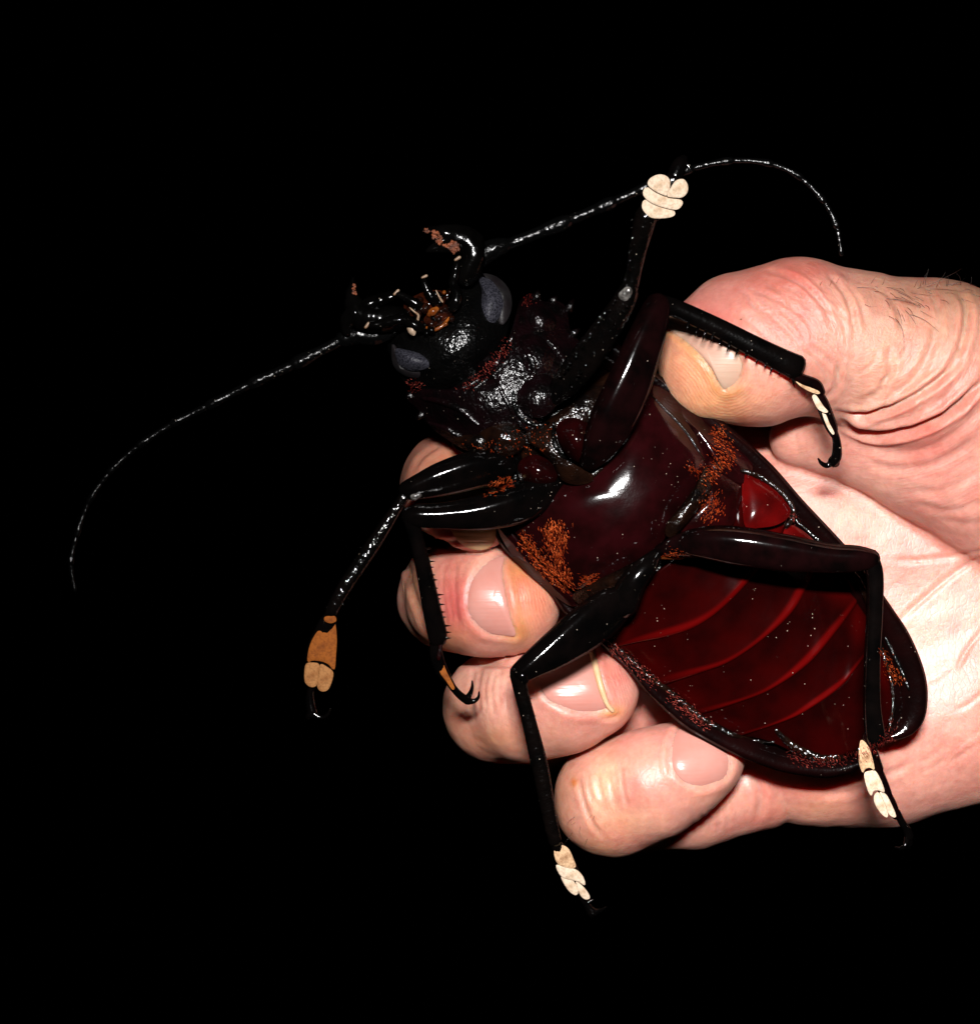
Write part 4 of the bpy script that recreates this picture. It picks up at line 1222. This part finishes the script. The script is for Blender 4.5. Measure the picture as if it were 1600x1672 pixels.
# ---- legs
def spines(edge, z, out, n, ln, r, seed, z2=None, along=0.4):
    """row of spines on a tibia: edge polyline, outward direction in the picture"""
    rr = random.Random(seed)
    E = lin(np.array(edge, float), n)
    res = []
    o = np.array(out, float); o /= np.linalg.norm(o)
    ax = E[-1] - E[0]; ax /= np.linalg.norm(ax)
    for i, e in enumerate(E):
        l = ln * rr.uniform(0.6, 1.35)
        zz = z + (z2 - z) * i / (n - 1) if z2 is not None else z
        e = e + ax * rr.uniform(-3, 3)
        t = e + o * l + ax * l * along
        res.append(cone(e[0], e[1], zz + rr.uniform(-4, 8), t[0], t[1], zz + rr.uniform(-2, 10), r))
    return res

def leg(fem, mat, label, power=2.2, twist=0.0):
    return tube('leg', fem, mat, beetle, n=36, seg=24, label=label, power=power, twist=twist)

def pad(outline, z, mat, parent, bulge=7, label=None, tilt=None, thick=10):
    bulge = bulge * 0.28
    zf = (lambda x, y: z) if tilt is None else (lambda x, y: z + tilt[0] * (x - outline[0][0]) + tilt[1] * (y - outline[0][1]))
    return plate('tarsal_pad', outline, zf, bulge, mat, parent, n=44, rings=8, p=7, thick=thick, label=label)

# raised front leg, foot towards the lens
L1 = leg([(900, 652, 50, 14, 16), (922, 628, 66, 22, 22), (950, 594, 84, 26, 26), (985, 545, 112, 24, 26), (1012, 505, 132, 21, 24), (1024, 482, 142, 19, 22)], M['legrough'], 'raised front leg with white two-lobed foot pad')
for eo in (-1, 1):
    V, F = merge(spines([(925 + eo * 9, 622 + eo * 7), (1014 + eo * 9, 496 + eo * 7)], 96, (eo * 0.8, eo * 0.6), 17, 4, 3.4, 31 + eo, 156, 0.0))
    g = fix_normals(mesh_obj('granules', V, F, M['legrough'], L1)); g['kind'] = 'stuff'
tube('tibia', [(1024, 480, 142, 17, 18), (1033, 452, 152, 13, 14), (1041, 410, 168, 15, 14), (1050, 372, 184, 18, 16), (1056, 350, 192, 19, 16)], M['legrough'], L1, n=26, seg=16, extra=spines([(1024, 465), (1034, 360)], 160, (-1, 0.05), 9, 5, 2.0, 3, 190, -0.4))
tube('knee_joint', [(1018, 484, 158, 10, 7), (1026, 474, 162, 8, 6)], M['knee'], L1, n=8, seg=12)
tube('trochanter', [(896, 662, 52, 10), (908, 644, 66, 13), (922, 626, 78, 12)], M['leg'], L1, n=12, seg=12)
pad([(1048, 338), (1052, 326), (1070, 328), (1098, 342), (1102, 350), (1092, 355), (1068, 356), (1056, 350)], 206, M['padwhite'], L1)
pad([(1050, 318), (1053, 306), (1066, 308), (1088, 320), (1112, 326), (1114, 334), (1104, 342), (1082, 338), (1062, 330)], 212, M['padwhite'], L1)
pad([(1058, 302), (1060, 292), (1072, 285), (1084, 285), (1093, 292), (1094, 304), (1090, 316), (1086, 319), (1070, 312)], 220, M['padwhite'], L1, label='rounded white lobe of the foot pad')
pad([(1096, 304), (1104, 294), (1116, 292), (1123, 302), (1122, 314), (1113, 322), (1098, 322), (1089, 319)], 220, M['padwhite'], L1)
tube('tarsal_core', [(1060, 352, 188, 16, 10), (1080, 325, 198, 26, 10), (1092, 305, 204, 28, 10), (1100, 292, 208, 14, 9)], M['leg'], L1, n=16, seg=14)
tube('claw_segment', [(1096, 300, 206, 12, 9), (1104, 282, 206, 13, 10), (1111, 266, 204, 12, 10), (1116, 258, 202, 7, 6)], M['leg'], L1, n=16, seg=14)
tube('tarsal_claw', [(1108, 264, 202, 6), (1103, 270, 208, 4), (1100, 280, 212, 1.5)], M['leg'], L1, n=10, seg=8)
tube('tarsal_claw', [(1114, 262, 202, 6), (1122, 268, 208, 4), (1128, 278, 210, 1.5)], M['leg'], L1, n=10, seg=8)

# middle leg across the thumbnail
L2 = leg([(962, 752, 60, 16, 18), (978, 728, 76, 28, 22), (1002, 682, 92, 37, 26), (1028, 625, 98, 36, 26), (1050, 565, 98, 31, 24), (1066, 520, 94, 25, 22), (1073, 498, 90, 20, 20)], M['brownleg'], 'middle leg with spined shin lying across the thumbnail', power=3.0, twist=-24)
tube('tibia', [(1072, 496, 88, 16, 16), (1100, 502, 84, 15, 14), (1170, 534, 80, 16, 13), (1240, 570, 78, 18, 13), (1284, 592, 76, 20, 13), (1302, 600, 74, 21, 12)], M['leg'], L2, n=34, seg=16, power=2.6,
     extra=spines([(1122, 530), (1290, 614)], 84, (-0.45, 1), 13, 12, 3.0, 5, 76, 0.1) + [cone(1298, 588, 76, 1314, 589, 78, 6), cone(1294, 614, 76, 1297, 634, 80, 4)])
tube('tarsal_segment', [(1298, 614, 72, 8, 9), (1312, 622, 70, 11, 10), (1330, 630, 68, 12, 10), (1338, 640, 66, 10, 9)], M['brownleg'], L2, n=16, seg=12)
tube('tarsal_segment', [(1334, 642, 64, 9, 9), (1342, 658, 62, 11, 9), (1350, 678, 58, 11, 9), (1358, 698, 54, 10, 8), (1361, 708, 52, 7, 7)], M['brownleg'], L2, n=16, seg=12)
pad([(1294, 615), (1299, 612), (1315, 628), (1336, 638), (1338, 643), (1326, 641), (1306, 630)], 76, M['padtan'], L2, 4)
pad([(1326, 648), (1332, 645), (1344, 662), (1352, 672), (1346, 674), (1342, 672), (1334, 666)], 72, M['padwhite'], L2, 4)
pad([(1342, 674), (1347, 673), (1354, 690), (1362, 706), (1359, 709), (1350, 696)], 66, M['padwhite'], L2, 4)
tube('claw_segment', [(1361, 702, 52, 6, 7), (1366, 722, 46, 7, 7), (1366, 744, 40, 8.5, 8), (1360, 754, 36, 9, 8)], M['leg'], L2, n=18, seg=12)
tube('tarsal_claw', [(1362, 753, 36, 7), (1350, 760, 36, 4.6), (1341, 756, 40, 3.4), (1336, 749, 44, 1.5)], M['leg'], L2, n=14, seg=9)
tube('tarsal_claw', [(1364, 752, 32, 6), (1366, 758, 24, 4.4), (1360, 762, 14, 1.5)], M['leg'], L2, n=10, seg=9)

# front leg folded back towards the fingers
L3 = leg([(838, 744, -4, 16, 18), (812, 762, 12, 26, 22), (770, 768, 28, 30, 24), (722, 782, 38, 27, 22), (686, 794, 42, 20, 18), (666, 800, 42, 15, 16)], M['leg'], 'front leg with orange and tan foot pad over the black background', power=3.0, twist=30)
tube('tibia', [(664, 806, 42, 9, 11), (650, 826, 42, 9, 11), (610, 888, 38, 12, 12), (572, 944, 34, 12, 12), (548, 984, 32, 11, 11), (540, 1002, 30, 10, 10)], M['legrough'], L3, n=30, seg=14, power=2.6,
     extra=spines([(624, 880), (556, 984)], 38, (1, 0.5), 10, 9, 2.2, 8, 34, 0.2) + spines([(590, 895), (536, 990)], 38, (-1, -0.4), 6, 5, 1.5, 9, 32, 0.2))
tube('knee_joint', [(676, 811, 52, 7, 6), (684, 808, 52, 5, 5)], M['knee'], L3, n=8, seg=10)
tube('tarsal_segment', [(540, 1004, 28, 10, 8), (534, 1022, 26, 16, 7), (524, 1060, 22, 23, 7), (520, 1090, 20, 22, 7), (520, 1112, 18, 18, 6)], M['leg'], L3, n=20, seg=14)
pad([(531, 1007), (546, 1006), (549, 1014), (540, 1018), (530, 1014)], 38, M['padorange'], L3, 4)
pad([(532, 1020), (546, 1016), (550, 1040), (549, 1066), (546, 1094), (536, 1085), (524, 1080), (510, 1079), (502, 1081), (504, 1060), (511, 1042), (521, 1028)], 30, M['padorange'], L3, 6, label='orange brown foot pad')
pad([(500, 1084), (511, 1082), (521, 1085), (520, 1100), (517, 1119), (507, 1122), (498, 1114), (497, 1097)], 28, M['padochre'], L3, 6)
pad([(523, 1085), (534, 1089), (544, 1098), (542, 1113), (535, 1127), (524, 1129), (518, 1121), (520, 1102)], 28, M['padochre'], L3, 6)
tube('claw_segment', [(514, 1112, 16, 7), (507, 1130, 14, 6), (507, 1150, 12, 8), (510, 1164, 12, 9)], M['leg'], L3, n=14, seg=11)
tube('tarsal_claw', [(512, 1166, 14, 6), (524, 1172, 16, 4), (534, 1168, 18, 3), (539, 1158, 20, 1.3)], M['leg'], L3, n=12, seg=8)
tube('tarsal_claw', [(508, 1166, 12, 6), (502, 1172, 20, 4), (504, 1174, 30, 1.3)], M['leg'], L3, n=10, seg=8)

# middle leg over the knuckles
L4 = leg([(915, 790, 4, 16, 16), (885, 806, 24, 27, 22), (840, 826, 42, 31, 24), (780, 838, 54, 26, 24), (720, 842, 60, 19, 20), (682, 842, 62, 17, 18), (668, 842, 62, 13, 15)], M['leg'], 'middle leg with saw-edged shin hanging over the middle finger', power=3.0, twist=30)
tube('tibia', [(670, 846, 60, 13, 14), (678, 872, 54, 12, 13), (692, 930, 42, 13, 13), (704, 990, 30, 15, 13), (713, 1030, 22, 16, 13), (715, 1044, 18, 15, 12)], M['leg'], L4, n=30, seg=14, power=2.6,
     extra=spines([(694, 895), (728, 1042)], 44, (1, -0.15), 15, 11, 3.4, 12, 20, 0.15))
tube('tarsal_segment', [(712, 1046, 16, 10, 9), (712, 1066, 12, 11, 9), (718, 1088, 6, 11, 9), (728, 1106, 0, 10, 8)], M['leg'], L4, n=16, seg=12)
pad([(716, 1044), (723, 1042), (722, 1060), (718, 1078), (713, 1074), (716, 1058)], 24, M['coxa'], L4, 4)
pad([(716, 1080), (722, 1080), (730, 1098), (742, 1122), (738, 1126), (728, 1112), (718, 1098)], 12, M['padorange'], L4, 4)
tube('claw_segment', [(730, 1108, -2, 7), (742, 1126, -8, 6), (754, 1138, -14, 6.5), (764, 1144, -18, 7.5)], M['leg'], L4, n=14, seg=11)
tube('tarsal_claw', [(762, 1142, -18, 6), (768, 1132, -16, 4), (771, 1122, -12, 2.6), (771, 1112, -8, 1.2)], M['leg'], L4, n=12, seg=8)
tube('tarsal_claw', [(764, 1145, -18, 6), (774, 1145, -18, 4), (781, 1139, -16, 2.6), (782, 1130, -12, 1.2)], M['leg'], L4, n=12, seg=8)

# hind leg over the ring finger
L5 = leg([(1022, 976, 26, 22, 18), (992, 998, 40, 38, 20), (950, 1030, 56, 38, 22), (905, 1062, 70, 30, 22), (868, 1086, 78, 20, 20), (848, 1100, 80, 15, 17)], M['leg'], 'hind leg with pale foot hanging below the little finger', power=3.0, twist=30)
tube('tibia', [(846, 1102, 80, 14, 15), (851, 1130, 76, 12, 13), (864, 1180, 70, 12, 12), (882, 1255, 62, 14, 12), (896, 1330, 56, 12, 11), (906, 1374, 52, 11, 10)], M['legrough'], L5, n=32, seg=14, power=2.6,
     extra=spines([(866, 1140), (912, 1360)], 72, (1, -0.2), 9, 5, 1.6, 21, 56, 0.2) + spines([(852, 1160), (894, 1355)], 72, (-1, 0.2), 8, 5, 1.6, 22, 56, 0.2))
tube('knee_joint', [(852, 1104, 92, 9, 6), (858, 1112, 90, 6, 5)], M['leg'], L5, n=8, seg=10)
tube('tarsal_segment', [(906, 1376, 50, 9, 9), (918, 1398, 46, 14, 8), (930, 1428, 42, 17, 8), (946, 1455, 38, 14, 7)], M['leg'], L5, n=18, seg=12)
pad([(906, 1384), (916, 1380), (928, 1386), (936, 1402), (940, 1416), (930, 1418), (912, 1412), (905, 1398)], 54, M['padtan'], L5, 6)
pad([(908, 1413), (918, 1414), (940, 1420), (952, 1432), (955, 1446), (942, 1440), (920, 1434), (911, 1424)], 52, M['padwhite'], L5, 6)
pad([(916, 1432), (930, 1434), (940, 1444), (944, 1458), (938, 1462), (926, 1452)], 50, M['padwhite'], L5, 5)
pad([(940, 1440), (950, 1446), (960, 1458), (963, 1467), (955, 1469), (946, 1460)], 50, M['padwhite'], L5, 5)
tube('claw_segment', [(946, 1458, 36, 6), (954, 1472, 32, 5.5), (962, 1484, 30, 7), (968, 1490, 30, 8)], M['leg'], L5, n=12, seg=10)
tube('tarsal_claw', [(966, 1490, 30, 6), (978, 1488, 34, 4), (989, 1482, 40, 1.3)], M['leg'], L5, n=10, seg=8)
tube('tarsal_claw', [(964, 1490, 30, 6), (966, 1496, 40, 4), (972, 1494, 50, 1.3)], M['leg'], L5, n=10, seg=8)
tube('tarsal_spur', [(960, 1474, 32, 4), (968, 1470, 34, 1.5)], M['leg'], L5, n=8, seg=7)

# hind leg bent over the belly
L6 = leg([(1128, 886, 66, 20, 22), (1160, 886, 78, 27, 26), (1210, 892, 88, 31, 28), (1280, 902, 94, 29, 27), (1350, 911, 98, 23, 24), (1400, 912, 100, 20, 22), (1422, 912, 100, 15, 18)], M['brownleg'], 'hind leg bent over the belly with striped white foot', power=2.8, twist=-20)
tube('tibia', [(1420, 912, 98, 15, 16), (1428, 940, 96, 14, 15), (1428, 1000, 90, 13, 14), (1424, 1080, 80, 13, 14), (1424, 1150, 70, 14, 13), (1428, 1195, 62, 16, 13), (1430, 1210, 58, 15, 12)], M['leg'], L6, n=34, seg=16, power=2.8)
tube('tarsal_segment', [(1416, 1204, 56, 9, 9), (1422, 1228, 52, 11, 9), (1432, 1258, 46, 11, 9)], M['brownleg'], L6, n=14, seg=12)
tube('tarsal_segment', [(1431, 1258, 44, 10, 9), (1440, 1282, 40, 11, 8), (1448, 1298, 38, 9, 8)], M['brownleg'], L6, n=14, seg=12)
tube('tarsal_segment', [(1446, 1296, 36, 9, 8), (1456, 1316, 32, 9, 8), (1463, 1332, 30, 7, 7)], M['brownleg'], L6, n=14, seg=12)
pad([(1404, 1212), (1410, 1210), (1420, 1224), (1428, 1256), (1420, 1254), (1413, 1256), (1408, 1262), (1402, 1242)], 62, M['padtan'], L6, 6, label='stained foot pad below the shin')
pad([(1411, 1264), (1420, 1259), (1430, 1260), (1440, 1278), (1444, 1294), (1434, 1291), (1427, 1292), (1422, 1300), (1415, 1286)], 56, M['padwhite'], L6, 6)
pad([(1427, 1300), (1433, 1294), (1440, 1302), (1447, 1318), (1450, 1332), (1446, 1335), (1436, 1326), (1428, 1312)], 50, M['padwhite'], L6, 6)
pad([(1436, 1294), (1446, 1297), (1454, 1310), (1463, 1332), (1458, 1335), (1450, 1328), (1444, 1312)], 51, M['padwhite'], L6, 6)
tube('claw_segment', [(1464, 1326, 28, 6), (1472, 1342, 24, 6), (1481, 1356, 20, 7), (1484, 1366, 16, 8)], M['leg'], L6, n=14, seg=11)
tube('tarsal_claw', [(1482, 1366, 16, 6), (1478, 1380, 18, 4), (1470, 1386, 22, 3), (1462, 1384, 26, 1.5)], M['leg'], L6, n=12, seg=8)
tube('tarsal_claw', [(1485, 1366, 14, 6), (1486, 1378, 8, 4), (1482, 1386, 0, 1.3)], M['leg'], L6, n=10, seg=8)

# ---- fur: orange and dark red setae where the plates meet
def fur(poly, n, ln, direc, key='orangehair', r=0.55, **kw):
    setae('setae', poly, int(n * 0.6), ln * 0.95, r, direc, M[key], beetle, **kw)
fur([(884, 862), (900, 842), (920, 858), (922, 880), (915, 905), (930, 940), (922, 945), (905, 915), (888, 885)], 900, 13, (0.4, 1))
fur([(844, 868), (858, 872), (880, 905), (905, 925), (932, 955), (934, 962), (910, 955), (880, 930), (855, 898)], 1100, 13, (0.7, 0.7))
fur([(945, 945), (975, 938), (972, 946), (948, 956)], 160, 10, (0.9, -0.2))
fur([(795, 800), (828, 778), (842, 782), (838, 792), (800, 806)], 320, 11, (-0.9, 0.3))
fur([(1118, 756), (1150, 762), (1165, 745), (1158, 700), (1175, 690), (1200, 740), (1188, 760), (1172, 770), (1160, 785), (1140, 790), (1150, 775), (1122, 768)], 850, 9, (0.6, 0.7))
fur([(1150, 805), (1178, 800), (1182, 830), (1160, 850), (1146, 840)], 380, 9, (-0.5, 0.8))
fur([(1085, 900), (1108, 900), (1110, 910), (1088, 912)], 120, 7, (1, 0.1))
fur([(752, 632), (790, 604), (812, 580), (830, 552), (836, 556), (818, 592), (794, 616), (756, 640)], 330, 6, (-0.6, -0.7), 'redhair', lift=0.5)
fur([(985, 1042), (1000, 1046), (1040, 1085), (1072, 1112), (1066, 1120), (1030, 1092), (990, 1055)], 420, 9, (0.7, 0.7), 'redhair')
fur([(1086, 1128), (1100, 1136), (1130, 1160), (1158, 1182), (1150, 1188), (1118, 1164), (1088, 1138)], 380, 9, (0.7, 0.7), 'redhair')
fur([(1285, 1222), (1320, 1238), (1370, 1236), (1410, 1222), (1440, 1205), (1458, 1170), (1464, 1172), (1452, 1206), (1415, 1232), (1370, 1246), (1320, 1248), (1282, 1232)], 700, 9, (0.4, 0.9), 'redhair')
fur([(1436, 1060), (1446, 1060), (1462, 1090), (1472, 1110), (1462, 1116), (1446, 1092)], 260, 9, (0.5, 0.8), 'orangehair')
fur([(838, 700), (900, 690), (905, 745), (880, 740), (850, 745), (790, 735), (745, 718), (790, 722)], 190, 6, (0.4, 0.9), 'orangehair', r=0.7)
fur([(850, 480), (866, 474), (868, 492), (852, 500)], 60, 8, (0.4, -0.9), 'redhair')
fur([(662, 628), (690, 622), (690, 636), (664, 640)], 90, 8, (-0.9, -0.3), 'redhair')
fur([(1288, 832), (1298, 836), (1300, 850), (1292, 856)], 60, 7, (0.4, 0.8), 'redhair')
